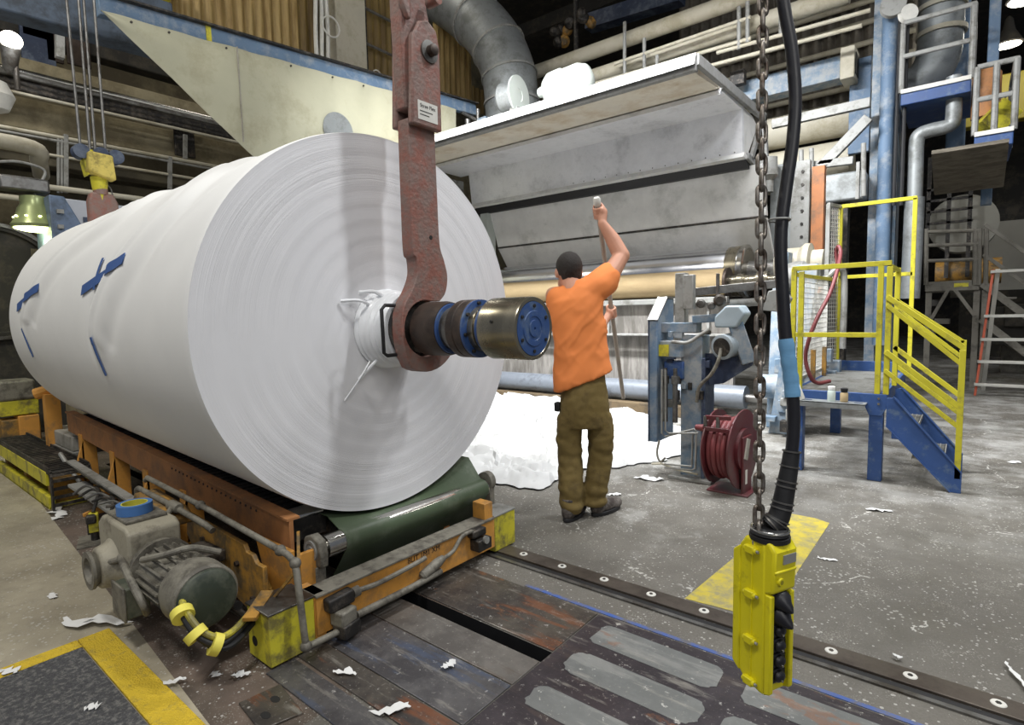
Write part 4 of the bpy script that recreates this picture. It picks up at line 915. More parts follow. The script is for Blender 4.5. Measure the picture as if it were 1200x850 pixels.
# cable with ribbed strain relief and blue tape
def cp(px, py): 
    d = 1.53; q = FW + RT*((px-600)/FPX) + DN*((py-425)/FPX); return EYE+q*d
cb = thing('control_cable', 'thick black control cable with blue tape and ribbed strain relief above the yellow controller', 'cable', (tx, ty, zt+.03))
pts = [Vector((tx, ty, zt+.03))]+[cp(*p) for p in ((913, 605), (921, 570), (927, 535), (930, 500), (929, 465), (925, 430), (920, 390), (917, 340), (915, 300), (916, 262), (922, 215), (929, 165), (932, 115), (928, 60), (920, 15), (912, -40), (905, -90), (903, -250), (902, -500))]
cv = curve(pts, 6)
MB().tube(cv, .0165, 16).build('cable_sheath', m_cable, cb, smooth=70)
ns = 20; MB().tube(cv[:ns], .03, 20, rs=[.031-.0105*i/(ns-1) for i in range(ns)]).build('strain_relief', m_black, cb, smooth=70)
for i in (1, 4, 5, 8, 9, 12, 13, 16, 19):
    c_ = cv[i]; d_ = (cv[i+1]-cv[i]).normalized(); r_ = .031-.0105*i/(ns-1)
    MB().lathe(c_-d_*.002, d_, [(0, r_), (0, r_+.0035), (.004, r_+.0035), (.004, r_)], 24, cap=False).build('strain_relief_rib', m_dsteel, cb)
MB().tube(cv[30:42], .0205, 16, rs=[.0195+.0012*math.sin(i*2.1) for i in range(12)]).build('blue_tape_wrap', m_tape2, cb, smooth=50)
a_ = cp(916, 258); u_ = Vector((.02, 0, 0))
MB().tube([a_+RT*(.021*math.cos(R(t)))*1.0+FW*(.021*math.sin(R(t)))-RT*(.012 if 90 < t < 270 else 0) for t in range(0, 360, 20)], .003, 6, closed=True).build('grey_cable_tie', m_greyp, cb)
# chain
ch = thing('hanging_chain', 'rusty dark steel link chain holding the yellow controller', 'chain', cp(889, 628))
cl0 = Vector(cp(889, 632)); clt = cp(894, 0); up_ = (clt-cl0); N_ = int(up_.length/.0432); dirv = up_.normalized(); e1 = RT.copy(); e1 = (e1-dirv*e1.dot(dirv)).normalized(); e2 = dirv.cross(e1)
r0 = .0058; hw = .0138; hl = (.0432+2*r0)/2
m_chain = mat('rusty_chain', (150, 144, 136), .36, .7, .25, 30, dirt=(92, 80, 70), damt=.45, dscale=30)
for i in range(min(98, N_+50)):
    c = cl0+dirv*(.0432*(i+.5)); a_, b_ = (e1, e2) if i % 2 else (e2, e1)
    a_ = (a_*math.cos(.35)+b_*math.sin(.35))
    P_ = []
    for k in range(24):
        t = 2*math.pi*k/24; x = math.cos(t)*hw; z = math.sin(t)*hw+(hl-hw)*(1 if math.sin(t) > 0 else -1)*(1 if abs(math.sin(t)) > 1e-6 else 0)
        P_.append(c+a_*x+dirv*z)
    MB().tube(P_, r0, 8, closed=True).build('chain_link', m_chain, ch, smooth=80)
MB().tube([cl0+e1*(.014*math.cos(R(t)))+dirv*(.022*math.sin(R(t))-.012) for t in range(0, 360, 20)], .004, 8, closed=True).build('end_shackle', m_steel, ch)
# ================================================================ WORKER
NH = Vector((-.629, .7774, 0)).normalized(); RH = Vector((NH.y, -NH.x, 0))   # away from viewer, to the right
H0 = NH.dot(Vector((-1.845, 3.04, 0)))
def S(px, py, d=0):
    q = FW + RT*((px-600)/FPX) + DN*((py-425)/FPX); t = (H0+d-EYE.dot(NH))/q.dot(NH); return EYE+q*t
wk = thing('person', 'person in orange T-shirt and olive trousers, seen from behind, holding up a pole', 'person', (-1.845, 3.04, 0))
def limb(mb, pts, rs, n=14, flat=1.0, ax=None):
    """rounded tapering limb along joints; flat squashes it along ax"""
    P_ = curve(pts, 5); m = len(P_); RS = []
    for i in range(m):
        t = i/(m-1)*(len(rs)-1); k = min(int(t), len(rs)-2); RS.append(rs[k]+(rs[k+1]-rs[k])*(t-k))
    mb.tube(P_, 1, n, rs=RS); mb.ell(P_[0], (RS[0],)*3, n, 10); mb.ell(P_[-1], (RS[-1],)*3, n, 10)
def remesh(o, vox, it=6, fac=.5):
    md = o.modifiers.new('remesh', 'REMESH'); md.mode = 'VOXEL'; md.voxel_size = vox; md.use_smooth_shade = True
    s = o.modifiers.new('smooth', 'SMOOTH'); s.iterations = it; s.factor = fac
    dg = bpy.context.evaluated_depsgraph_get(); me = bpy.data.meshes.new_from_object(o.evaluated_get(dg))
    o.modifiers.clear(); mats = list(o.data.materials); o.data = me
    me.materials.clear()
    for m_ in mats: me.materials.append(m_)
    for p in me.polygons: p.use_smooth = True
    return o
def loft(mb, rings, n=28):
    """rings: (centre, half width along RH, half depth along NH, tilt vector optional)"""
    vs = []; fs = []
    for ring in rings:
        c, a, b = ring[:3]; lift = ring[3] if len(ring) > 3 else 0
        for k in range(n):
            t = 2*math.pi*k/n; x = math.copysign(abs(math.cos(t))**.8, math.cos(t)); y = math.copysign(abs(math.sin(t))**.8, math.sin(t))
            vs.append(c+RH*(a*x)+NH*(b*y)+Vector((0, 0, lift*x)))
    for i in range(len(rings)-1):
        for k in range(n): fs.append((i*n+k, i*n+(k+1) % n, (i+1)*n+(k+1) % n, (i+1)*n+k))
    fs.append(tuple(range(n))); fs.append(tuple(range((len(rings)-1)*n, len(rings)*n)))
    return mb.add(vs, fs)
# joints
neck = S(670, 333, .05); headc = S(666.5, 318, .085); shR = S(703, 333, .05); elR = S(728, 300, .17); wrR = S(706, 262, .19); haR = S(703, 249, .19)
shL = S(650, 347, .07); elL = S(690, 405, .34); wrL = S(709, 377, .50); haL = S(718, 367, .53)
pole_t = S(700.5, 243, .205); pole_m = S(717, 366, .555); pole_b = pole_t+(pole_m-pole_t)*2.0
bd = MB()
# head: cranium, face (turned away, looking down to the left), ears, nose
rot = Matrix.Rotation(R(51), 3, 'Z')
up = Vector((0, 0, 1)); face = (NH*.93-RH*.25-up*.28).normalized()
bd.ell(headc+up*.012, (.078, .096, .105), 24, 16, rot=Matrix.Rotation(R(39), 3, 'Z'))
jaw = headc+face*.045-up*.062; bd.ell(jaw, (.056, .062, .060), 18, 12, rot=Matrix.Rotation(R(39), 3, 'Z'))
bd.ell(headc+face*.105-up*.02, (.014, .014, .022), 10, 8)
bd.ell(headc+face*.098-up*.060, (.024, .018, .010), 12, 8)
sd = face.cross(up).normalized()
for s_ in (-1, 1): bd.ell(headc+sd*(.080*s_)-up*.012+face*.0, (.014, .020, .032), 12, 8, rot=Matrix.Rotation(R(39), 3, 'Z'))
limb(bd, [headc-up*.05, neck-up*.0+NH*.0, S(672, 348, .03)], [.060, .060, .075])
# torso under the shirt and hips (covered)
loft(bd, [(S(681, 452, .0), .15, .10), (S(681, 420, .02), .14, .095), (S(678, 385, .04), .15, .10), (S(676, 355, .05), .165, .10), (S(676, 343, .05), .12, .07)])
# arms
limb(bd, [shR, S(717, 318, .11), elR], [.066, .060, .052]); limb(bd, [elR, S(718, 281, .19), wrR], [.055, .048, .030])
limb(bd, [shL, S(668, 375, .22), elL], [.06, .05, .042]); limb(bd, [elL, S(700, 391, .42), wrL], [.042, .038, .026])
def hand(w, c, axis, palm, spread, sgn):
    """palm beside the pole (axis), four fingers and a thumb curling round it"""
    axis = axis.normalized(); out = (palm-axis*palm.dot(axis)).normalized(); side = axis.cross(out)*sgn
    pc = c+out*.030; mb = bd
    limb(mb, [w, pc], [.026, .030])
    mb.ell(pc, (.030, .022, .042), 14, 10, rot=Matrix((out.cross(axis), out, axis)).transposed())
    mb.ell(pc+side*.016, (.024, .018, .038), 14, 10, rot=Matrix((out.cross(axis), out, axis)).transposed())
    for i, L_ in enumerate((.9, 1.0, .95, .82)):
        o_ = c+axis*(.030-.0205*i); r = .0270
        P_ = [o_+out*(r*math.cos(a)*1.1)+side*(r*math.sin(a)) for a in [R(25+ (k*38)*L_) for k in range(6)]]
        limb(mb, P_, [.0100, .0092, .0085, .0080], 8)
    P_ = [pc+axis*.034-side*.012, c+axis*.050+out*.014-side*.022, c+axis*.050-out*.012-side*.022, c+axis*.046-out*.024-side*.004]
    limb(mb, P_, [.0125, .011, .0095, .0085], 8)
pax = (pole_t-pole_m).normalized()
hand(wrR, pole_t-pax*.035, pax, (RH*.9-NH*.35), 0, -1)
hand(wrL, pole_m+pax*.0, pax, (-RH*.6-NH*.6), 0, 1)
b_o = bd.build('body', m_skin, wk); remesh(b_o, .0058, 4, .5)
# hair cap
hr = MB(); rz39 = Matrix.Rotation(R(39), 3, 'Z')
hr.ell(headc+up*.022-face*.008, (.085, .099, .100), 28, 18, rot=rz39)
hr.ell(headc-face*.040-up*.035, (.070, .050, .058), 20, 12, rot=rz39)
ho = hr.build('hair', m_hair, wk); remesh(ho, .007, 4, .5)
me = ho.data
for v in me.vertices:
    q = v.co+WLOC['person']-headc
    if q.dot(face) > .05 and q.z < .03: v.co -= face*(.03+min(.04, q.dot(face)-.05))
    v.co += Vector((noise.noise(v.co*60), noise.noise(v.co*60+Vector((5, 0, 0))), noise.noise(v.co*60+Vector((0, 5, 0)))))*.0015
# trousers
tr_ = MB()
loft(tr_, [(S(684, 437, .0), .128, .098, .035), (S(684, 452, .0), .142, .118, .02), (S(685, 470, .0), .155, .128), (S(685.5, 486, .0), .158, .125), (S(686, 500, .0), .150, .110)])
def leg(P_, rs):
    cs = curve(P_, 6); m = len(cs); rings = []
    for i, c in enumerate(cs):
        t = i/(m-1)*(len(rs)-1); k = min(int(t), len(rs)-2); r = rs[k]+(rs[k+1]-rs[k])*(t-k)
        wob = .0015*math.sin(i*2.3)*(1+2.2*max(0, t-3)) if i > 2 else 0
        rings.append((c, r+wob, r*1.08+wob))
    loft(tr_, rings, 22)
leg([S(667, 487, .0), S(667, 515, .02), S(668, 540, .02), S(669, 570, -.01), S(670, 600, -.02)], [.076, .080, .077, .077, .071])
leg([S(703.5, 485, .0), S(704.5, 512, .0), S(703.5, 538, .03), S(699, 566, .03), S(697, 592, .03)], [.077, .079, .078, .076, .070])
to = tr_.build('work_trousers', m_pants, wk); remesh(to, .011, 3, .5)
for v in to.data.vertices:
    q = v.co+WLOC['person']; h = q.z
    low = max(0, min(1, (.30-h)/.2)); knee = math.exp(-((h-.46)/.10)**2)
    v.co += Vector((v.normal.x, v.normal.y, 0))*(  .008*low*math.sin(h*75+3*noise.noise(q*6))+.004*knee*math.sin(h*60+q.x*30)+.010*noise.noise(Vector((q.x*9, q.y*9, h*5)))+.005*noise.noise(q*28))
MB().box(*[c for pr in zip((S(654, 475, .02)-Vector((.02, .02, .04))), (S(654, 475, .02)+Vector((.02, .02, .02)))) for c in pr]).build('belt_pouch', m_black, to, bevel=.008)
# boots
def boot(heel, toe, name='boot'):
    m = MB(); d = (toe-heel); L_ = d.length; d.normalize(); s = d.cross(up)
    R3 = Matrix((d, s, up)).transposed()
    m.ell(heel+d*.05+up*.062, (.058, .045, .060), 18, 12, rot=R3); m.ell(heel+d*(L_*.5)+up*.050, (.11, .046, .044), 18, 12, rot=R3); m.ell(toe-d*.055+up*.042, (.070, .052, .038), 18, 12, rot=R3)
    m.cyl(heel+d*.06+up*.06, heel+d*.055+up*.15, .048, .052, 18)
    o = m.build(name, m_boot, wk); remesh(o, .008, 4)
    so = MB(); pl = []
    for k in range(24):
        t = 2*math.pi*k/24; x = math.cos(t); w = .052+.004*x; pl.append(heel+d*(L_/2+x*(L_/2+.004))+s*(math.sin(t)*w))
    so.add([p+up*.003 for p in pl]+[p+up*.026 for p in pl], [tuple(range(24)), tuple(reversed(range(24, 48)))]+[(i, (i+1) % 24, 24+(i+1) % 24, 24+i) for i in range(24)])
    so.build('sole', m_black, o, bevel=.004)
f1 = at(668, 612, Z=0); boot(f1-NH*.02-RH*.03, f1+NH*.20+RH*.10)
f2 = at(696, 605, Z=0); boot(f2-NH*.02-RH*.01, f2+NH*.17+RH*.19)
# shirt
sh = MB()
loft(sh, [(S(683, 447, .0), .190, .130, .070), (S(682, 439, .0), .182, .126, .060), (S(681, 425, .01), .172, .122, .035), (S(680.5, 405, .02), .166, .118, .01), (S(678, 385, .03), .166, .12, 0),
          (S(675, 365, .04), .172, .122, 0), (S(674, 350, .045), .172, .115, .03), (S(676, 340, .05), .15, .095, .05), (S(676, 333, .05), .10, .07, .05), (S(672, 329.5, .055), .066, .06, .02)])
limb(sh, [S(680, 352, .04), S(698, 337, .05), S(708, 331, .085)], [.10, .098, .088])
def sleeve(P_, rs):
    limb(sh, P_, rs, 18)
sleeve([S(700, 336, .05), S(709, 327, .09), S(712.5, 322, .115)], [.093, .086, .078])
sleeve([S(655, 352, .05), S(655, 360, .12), S(663, 370, .20)], [.085, .078, .070])
so_ = sh.build('orange_t_shirt', m_shirt, wk); remesh(so_, .010, 3, .5)
for v in so_.data.vertices:
    q = v.co+WLOC['person']; a = (q-S(678, 390, 0)); rx, rz = a.dot(RH), a.z
    dia = math.sin((rx*.55-rz*1.0)*64+2.5*noise.noise(q*5)); dia2 = math.sin((rx*1.0+rz*.85)*44+3*noise.noise(q*4+Vector((3, 1, 0))))
    amp = .011*max(.25, min(1, (1.52-q.z)/.25)); wv = q+Vector((noise.noise(q*7), noise.noise(q*7+Vector((4, 4, 4))), noise.noise(q*7+Vector((8, 1, 2)))))*.05
    st_ = Vector(((rx*.6-rz*1.0)*11+wv.x*6, (rx*1.0+rz*.6)*2.4, wv.y*5)); rg_ = 1-min(1, abs(noise.noise(st_))*3.0)
    st2 = Vector(((rx*1.0+rz*.8)*10, (rx*.8-rz)*2.2, 7+wv.x*3)); rg2 = 1-min(1, abs(noise.noise(st2))*3.2)
    v.co += v.normal*(amp*1.25*rg_*rg_*max(0, noise.noise(q*3.1)+.45)+amp*1.0*rg2*rg2*max(0, noise.noise(q*3+Vector((9, 0, 0)))+.3)+.005*noise.noise(q*11))
_m = so_.modifiers.new('soften', 'SMOOTH'); _m.iterations = 3; _m.factor = .5
po = thing('pole', 'long weathered pole with a white knob held up by the worker', 'pole', pole_b)
MB().cyl(pole_b, pole_t+pax*.02, .0155, .0165, 16).build('shaft', m_pole, po)
MB().lathe(pole_t+pax*.01, pax, [(0, .019), (.01, .024), (.045, .024), (.055, .018)], 20).build('white_knob', m_wlab, po)
# ================================================================ BLUE MACHINE STAND AND HOSE REEL
st = thing('machine_stand', 'blue steel stand with small motor, levers and tubes in front of the tan roll end', 'machine stand', (-1.6, 4.3, 0))
MB().prism([(4.12, .28), (4.12, 1.24), (4.30, 1.41), (4.44, 1.41), (4.44, .28)], 'X', -1.95, -1.88).build('slanted_plate', m_blue3, st, bevel=.006)
MB().prism([(4.115, 1.235), (4.105, 1.245), (4.295, 1.425), (4.46, 1.425), (4.46, 1.412), (4.30, 1.412)], 'X', -1.955, -1.87).build('plate_edge', m_dsteel, st)
MB().box(-1.952, -1.945, 4.112, 4.30, .28, 1.24).build('plate_side', m_navy, st)
MB().box(-1.73, -1.56, 4.22, 4.38, .02, 1.12).build('column', m_blue2, st, bevel=.008)
MB().box(-1.56, -1.53, 4.2, 4.4, .02, .95).build('column_flange', m_navy, st, bevel=.004)
MB().box(-1.80, -1.46, 4.14, 4.46, .001, .025).build('base_plate', m_greyp, st, bevel=.004)
MB().box(-1.90, -1.60, 4.20, 4.32, 1.14, 1.22).build('upper_arm', m_blue2, st, bevel=.008)
MB().box(-1.88, -1.70, 4.16, 4.26, .95, 1.08).build('side_arm', m_blue2, st, bevel=.008)
lab(MB().box(-1.885, -1.80, 4.150, 4.158, .96, 1.05).build('yellow_sticker', m_yel2, st), 'worn yellow paint patch')
MB().box(-1.78, -1.70, 4.22, 4.30, 1.20, 1.60).build('steel_upright', m_greyp, st, bevel=.006)
MB().box(-1.70, -1.62, 4.18, 4.24, 1.32, 1.58).build('grey_guide_block', m_greyp, st, bevel=.006)
MB().bar((-1.66, 4.28, 1.45), (-1.05, 4.55, 1.50), .05, .06).build('steel_bar', m_dsteel, st, bevel=.004)
MB().bar((-1.64, 4.22, 1.24), (-1.36, 4.32, 1.26), .08, .06).build('blue_crossbar', m_blue2, st, bevel=.006)
for x, z, r in ((-1.58, 1.36, .035), (-1.50, 1.34, .03), (-1.44, 1.38, .045)):
    MB().lathe((x, 4.24, z), (.3, -1, 0), [(0, r), (.03, r), (.035, r*.7), (.06, r*.6)], 18).build('pivot_bolt', m_dsteel, st)
MB().box(-1.475, -1.455, 4.25, 4.28, 1.36, 1.58).build('upright_pin', m_dsteel, st, bevel=.003)
MB().lathe((-1.42, 4.40, 1.36), (1, .4, .02), [(0, .03), (.30, .03), (.30, .05), (.34, .05)], 16).build('spindle', m_greyp, st)
MB().prism([(-1.20, 1.30), (-1.05, 1.28), (-1.0, 1.38), (-1.06, 1.46), (-1.16, 1.44)], 'Y', 4.45, 4.50).build('cam_plate', m_greyp, st, bevel=.006)
MB().tube(curve([(-1.76, 4.12, 1.075), (-1.64, 4.12, 1.07), (-1.56, 4.14, 1.12), (-1.48, 4.15, 1.17)], 5), .014, 10).build('grey_lever', m_greyp, st)
MB().prism([(-1.46, 1.18), (-1.30, 1.18), (-1.24, 1.28), (-1.28, 1.34), (-1.38, 1.34), (-1.46, 1.26)], 'Y', 4.18, 4.34).build('gear_housing', mat('pale_blue_casting', (162, 176, 184), .5, .1, .12, 8), st, bevel=.015, seg=3)
MB().bar((-1.33, 4.24, 1.22), (-1.24, 4.28, .92), .07, .10).build('housing_bracket', m_blue2, st, bevel=.008)
mo2 = MB().lathe((-1.34, 4.36, 1.06), (-.30, -1, -.12), [(0, .08), (.02, .088), (.16, .088), (.17, .092), (.20, .092), (.205, .075)], 32).build('small_motor', mat('pale_grey_motor', (150, 160, 166), .5, .1, .12, 8, dirt=(110, 116, 120), damt=.3), st)
MB().lathe(Vector((-1.34, 4.36, 1.06))+Vector((-.30, -1, -.12)).normalized()*.204, (-.30, -1, -.12), [(0, .07), (.003, .07)], 24).build('motor_end', m_dark, mo2)
MB().tube(curve([(-1.40, 4.16, 1.03), (-1.41, 4.13, .94), (-1.46, 4.13, .84), (-1.55, 4.14, .74), (-1.58, 4.16, .62)], 6), .013, 10).build('grey_cable', m_grey, st)
MB().prism([(-1.60, .98), (-1.20, .98), (-1.22, .90), (-1.42, .76), (-1.60, .72)], 'Y', 4.28, 4.31).build('gusset_plate', m_navy, st, bevel=.003)
MB().box(-1.86, -1.70, 4.2, 4.3, .78, .92).build('blue_bracket', m_blue, st, bevel=.01)
for x in (-1.82, -1.74): MB().lathe((x, 4.14, .45), (0, 0, 1), [(0, .02), (.30, .02), (.30, .03), (.36, .03), (.36, .015), (.42, .015)], 14).build('air_cylinder', m_dsteel, st)
for k in (0, 1):
    d = .028*k
    MB().tube([(-1.83+d, 4.10, .86), (-1.83+d, 4.10, .36+d), (-1.80+d, 4.10, .34+d), (-1.58+d, 4.12, .42-d), (-1.565-d, 4.12, .40-d), (-1.57-d, 4.12, .12+d), (-1.60, 4.12, .10+d), (-1.80, 4.08, .10+d)], .008, 8).build('bent_tube', m_greyp, st, smooth=60)
MB().tube(curve([(-1.82, 4.06, .13), (-1.92, 4.12, .10), (-1.90, 4.24, .08), (-1.74, 4.18, .07), (-1.56, 4.14, .07)], 6), .009, 8).build('loose_tube', m_pipe, st)
MB().tube(curve([(-1.86, 4.12, .30), (-1.87, 4.10, .20), (-1.84, 4.09, .14), (-1.80, 4.1, .17)], 6), .008, 8).build('dangling_hook', m_grey, st)
rnd = random.Random(4)
for i in range(14):
    x, z = -1.84+rnd.random()*.34, .55+rnd.random()*.62
    MB().cbox((x, 4.18+rnd.random()*.05, z), (.03+rnd.random()*.04, .04, .03+rnd.random()*.05)).build('fitting', rnd.choice([m_blue2, m_greyp, m_dark, m_navy]), st, bevel=.004)

hrl = thing('hose_reel', 'dark red enamelled steel hose reel standing on the floor beside the blue stand', 'hose reel', at(860, 575, Z=0))
hc = at(856, 527, Y=4.12); ax = Vector((1, -.07, 0)).normalized(); c0 = Vector((hc.x, hc.y, .315))
for s_, r in ((-.105, .27), (.085, .285)):
    c = c0+ax*s_; MB().lathe(c, ax, [(0, .05), (-.012, .12), (-.012, r-.02), (0, r), (.010, r), (.012, r-.01), (0, .14), (.004, .05)], 48).build('reel_disc', m_redr, hrl, smooth=50)
for k in range(5): MB().tube([c0+ax*(-.075+.036*k)+(Vector((0, 0, 1))*math.sin(R(t))+ax.cross(Vector((0, 0, 1)))*math.cos(R(t)))*(.205+.01*(k % 2)) for t in range(0, 360, 12)], .019, 10, closed=True).build('wound_hose', m_pinkd, hrl)
MB().lathe(c0-ax*.11, ax, [(0, .15), (.22, .15)], 32).build('drum', m_redr, hrl)
yv = ax.cross(Vector((0, 0, 1)))*-1
fp = MB(); e0 = c0+ax*.115; fp.bar(e0+Vector((0, 0, .10)), Vector((e0.x, e0.y, .0)), .16, .018, ax); fp.build('frame_plate', m_redr, hrl, bevel=.006)
MB().bar(e0+ax*.014+Vector((0, 0, .08)), e0+ax*.014+Vector((0, 0, -.06))-yv*.05, .05, .01, ax).build('pale_strap', m_box, hrl)
MB().bar(e0+ax*.012-yv*.03+Vector((0, 0, -.14)), e0+ax*.012-yv*.03+Vector((0, 0, -.24)), .03, .004, ax).build('paper_tag', m_wlab, hrl)
MB().box(c0.x-.13, c0.x+.16, c0.y-.12, c0.y+.14, .001, .012).build('foot_plate', m_redr, hrl, bevel=.003)
g0 = c0-ax*.10-yv*.20+Vector((0, 0, .16))
MB().bar(g0-ax*.02, g0+ax*.18, .03, .03).build('guide_arm', m_redr, hrl, bevel=.004)
MB().bar(g0+Vector((0, 0, .08)), g0+ax*.18+Vector((0, 0, .09)), .02, .03).build('guide_arm', m_redr, hrl, bevel=.004)
for s_ in (0, .09): MB().cyl(g0+ax*s_-Vector((0, 0, .01)), g0+ax*s_+Vector((0, 0, .09)), .014).build('guide_roller', m_dsteel, hrl)
MB().lathe(g0-ax*.07, ax, [(0, .02), (.06, .028)], 16).build('hose_end', m_pinkd, hrl)

# machine side frame right of the rolls, partly behind the chain
sf = thing('roll_side_frame', 'blue and grey bearing frame at the right machine end, behind the hanging chain', 'machine frame', (-1.3, 6.8, 0))
MB().prism([(6.6, 0), (6.75, 1.5), (6.95, 1.95), (7.25, 1.95), (7.3, 0)], 'X', -1.72, -1.60).build('side_frame', m_blue2, sf, bevel=.01)
MB().prism([(-1.62, 0), (-1.35, 0), (-1.18, 1.75), (-1.38, 1.75)], 'Y', 6.3, 6.45).build('frame_leg', m_blue2, sf, bevel=.01)
MB().lathe((-1.58, 6.85, 1.66), (1, 0, 0), [(0, .15), (.08, .17), (.16, .17), (.20, .13), (.34, .12)], 32).build('bearing_housing', m_greyp, sf)
MB().lathe((-1.80, 7.3, 1.82), (1, 0, 0), [(0, .20), (.25, .20), (.30, .24), (.36, .24), (.38, .16), (.5, .16)], 36).build('cream_hub', m_pipe, sf)
xo = at(950, 260, Y=7.9).x
for k, (x, w, m) in enumerate(((xo-.48, .26, m_duct), (xo-.24, .22, m_greyp))):
    MB().box(x, x+w, 7.9, 8.0, 1.9, 3.15).build('grey_upright_plate', m, sf, bevel=.01)
for i in range(7): MB().cyl((xo-.10, 7.90, 2.05+i*.16), (xo-.10, 7.885, 2.05+i*.16), .018, n=10).build('bolt', m_dark, sf)
MB().box(xo, xo+.14, 7.9, 8.02, 1.5, 3.05).build('orange_upright', mat('dull_orange_paint', (168, 108, 66), .6, 0, .15, 5, dirt=(120, 90, 66), damt=.3), sf, bevel=.006)
MB().lathe((xo-.45, 7.7, 3.2), (0, 0, -1), [(0, .10), (.22, .11), (.28, .06), (.42, .06)], 20).build('valve_body', m_greyp, sf)
MB().box(-1.62, -1.0, 6.5, 6.62, .62, .78).build('cross_beam', m_blue2, sf, bevel=.01)
MB().lathe((-1.75, 6.45, .48), (1, 0, 0), [(0, .13), (.3, .13), (.3, .16), (.34, .16), (.34, .13), (.75, .13)], 28).build('blue_pipe', m_blue2, sf)
MB().tube(curve([(-1.3, 6.4, 1.62), (-1.15, 6.4, 1.60), (-1.02, 6.45, 1.70), (-.98, 6.5, 1.55), (-.98, 6.5, .9)], 5), .03, 10).build('bent_pipe', m_greyp, sf)
for i in range(16):
    x, z = -1.62+rnd.random()*.55, .1+rnd.random()*1.3
    MB().cbox((x, 6.2+rnd.random()*.2, z), (.05+rnd.random()*.12, .1, .04+rnd.random()*.10)).build('machine_fitting', rnd.choice([m_blue2, m_greyp, m_dark, m_grey, m_pipe]), sf, bevel=.006)

# ================================================================ STAIR PLATFORM
pf = thing('stair_platform', 'blue work platform with yellow railings and a short stair on its right', 'platform', (-.6, 5.8, 0))
DZ = .66; X0, X1, Y0, Y1 = -1.10, -.47, 4.95, 6.75
MB().box(X0, X1, Y0, Y0+.03, DZ-.10, DZ).build('front_channel', m_blue, pf, bevel=.004)
MB().box(X1-.03, X1, Y0+.03, Y1, DZ-.10, DZ).build('side_channel', m_blue, pf, bevel=.004)
MB().box(X0, X0+.03, Y0+.03, Y1, DZ-.10, DZ).build('side_channel', m_blue, pf, bevel=.004)
MB().box(X0, X1, Y1, Y1+.03, DZ-.10, DZ+.10).build('kick_plate', m_blue, pf, bevel=.004)
gr = MB(); y = Y0+.05
while y < Y1-.02: gr.box(X0+.03, X1-.03, y, y+.018, DZ-.03, DZ); y += .055
for x in (X0+.15, X0+.32, X0+.48): gr.box(x, x+.012, Y0+.03, Y1, DZ-.035, DZ-.004)
gr.build('deck_grating', m_greyp, pf)
for x, y in ((X1-.09, Y0-.005), (X0+.0, Y0+.0), (X1-.09, Y1-.09), (X0, Y1-.09)):
    MB().box(x, x+.09, y, y+.09, 0.001, DZ-.06).build('leg', m_blue, pf, bevel=.004)
MB().prism([(X1-.16, DZ-.0), (X1+.02, DZ-.0), (X1+.02, DZ-.10), (X1-.01, DZ-.16), (X1-.09, DZ-.16)], 'Y', Y0-.012, Y0-.004).build('corner_gusset', m_blue, pf, bevel=.002)
for x, z in ((X1-.03, DZ-.03), (X1-.03, DZ-.07)): MB().cyl((x, Y0-.012, z), (x, Y0-.022, z), .009, n=8).build('bolt', m_steel, pf)
# tray with holes
ty_ = MB(); ty_.box(X0+.04, X1-.10, Y0-.14, Y0-.012, DZ-.075, DZ-.065); ty_.box(X0+.04, X1-.10, Y0-.14, Y0-.135, DZ-.11, DZ-.065); ty_.build('tool_tray', m_duct, pf, bevel=.002)
for x in (X0+.14, X1-.24, X1-.15): MB().lathe((x, Y0-.075, DZ-.0652), (0, 0, 1), [(0, .030), (.001, .030)], 20).build('tray_hole', m_navy, pf)
T = .036
def post(x, y, z0, z1, m=m_yellow): MB().box(x-T/2, x+T/2, y-T/2, y+T/2, z0, z1).build('railing_post', m, pf, bevel=.002)
def rail(p, q, w=T, h=T, m=m_yellow): MB().bar(p, q, w, h).build('railing_bar', m, pf, bevel=.002)
post(X0+.0, Y0+.02, DZ-.02, 1.63); post(X0+.055, Y0+.02, DZ-.02, 1.60); post(X1-.045, Y0+.02, DZ, 1.62); post(X1+.01, Y0+.02, DZ, 1.60)
rail((X0-.01, Y0+.02, 1.625), (X1+.02, Y0+.02, 1.625)); rail((X0+.02, Y0+.02, 1.10), (X1-.04, Y0+.02, 1.10))
zt2 = 2.33
post(X1+.035, Y1-.1, DZ, zt2); post(X0+.05, Y1-.1, DZ, zt2); rail((X0+.03, Y1-.1, zt2), (X1+.05, Y1-.1, zt2)); rail((X0+.05, Y1-.1, 1.62), (X1+.035, Y1-.1, 1.62))
post(X0-.02, Y1-.35, DZ, zt2, m_greyp); rail((X0-.02, Y1-.35, zt2), (X0+.05, Y1-.1, zt2), .03, .03, m_greyp)
# mesh panel on the left side
mp_ = MB(); y = Y0+.06
while y < Y1-.35: mp_.box(X0-.004, X0+.0, y, y+.004, DZ+.06, 1.58); y += .045
z = DZ+.06
while z < 1.58: mp_.box(X0-.004, X0+.0, Y0+.06, Y1-.35, z, z+.004); z += .045
mp_.build('wire_mesh_panel', m_wlab, pf)
rail((X0, Y0+.05, DZ+.06), (X0, Y1-.3, DZ+.06), .03, .03, m_greyp); rail((X0, Y0+.05, 1.58), (X0, Y1-.1, 1.60), .03, .03, m_yellow)
mp2 = MB()
for k in range(7): mp2.box(X0-.02+.01*k, X0-.017+.01*k, Y1-.34+.035*k, Y1-.33+.035*k, DZ+.1, zt2-.03)
for k in range(40): mp2.bar((X0-.02, Y1-.35, DZ+.1+k*.04), (X0+.05, Y1-.1, DZ+.1+k*.04), .004, .004)
mp2.build('wire_mesh_gate', m_wlab, pf)
for y in (5.6, 6.1): post(X0+.03, y, DZ, DZ+.28, m_olive)
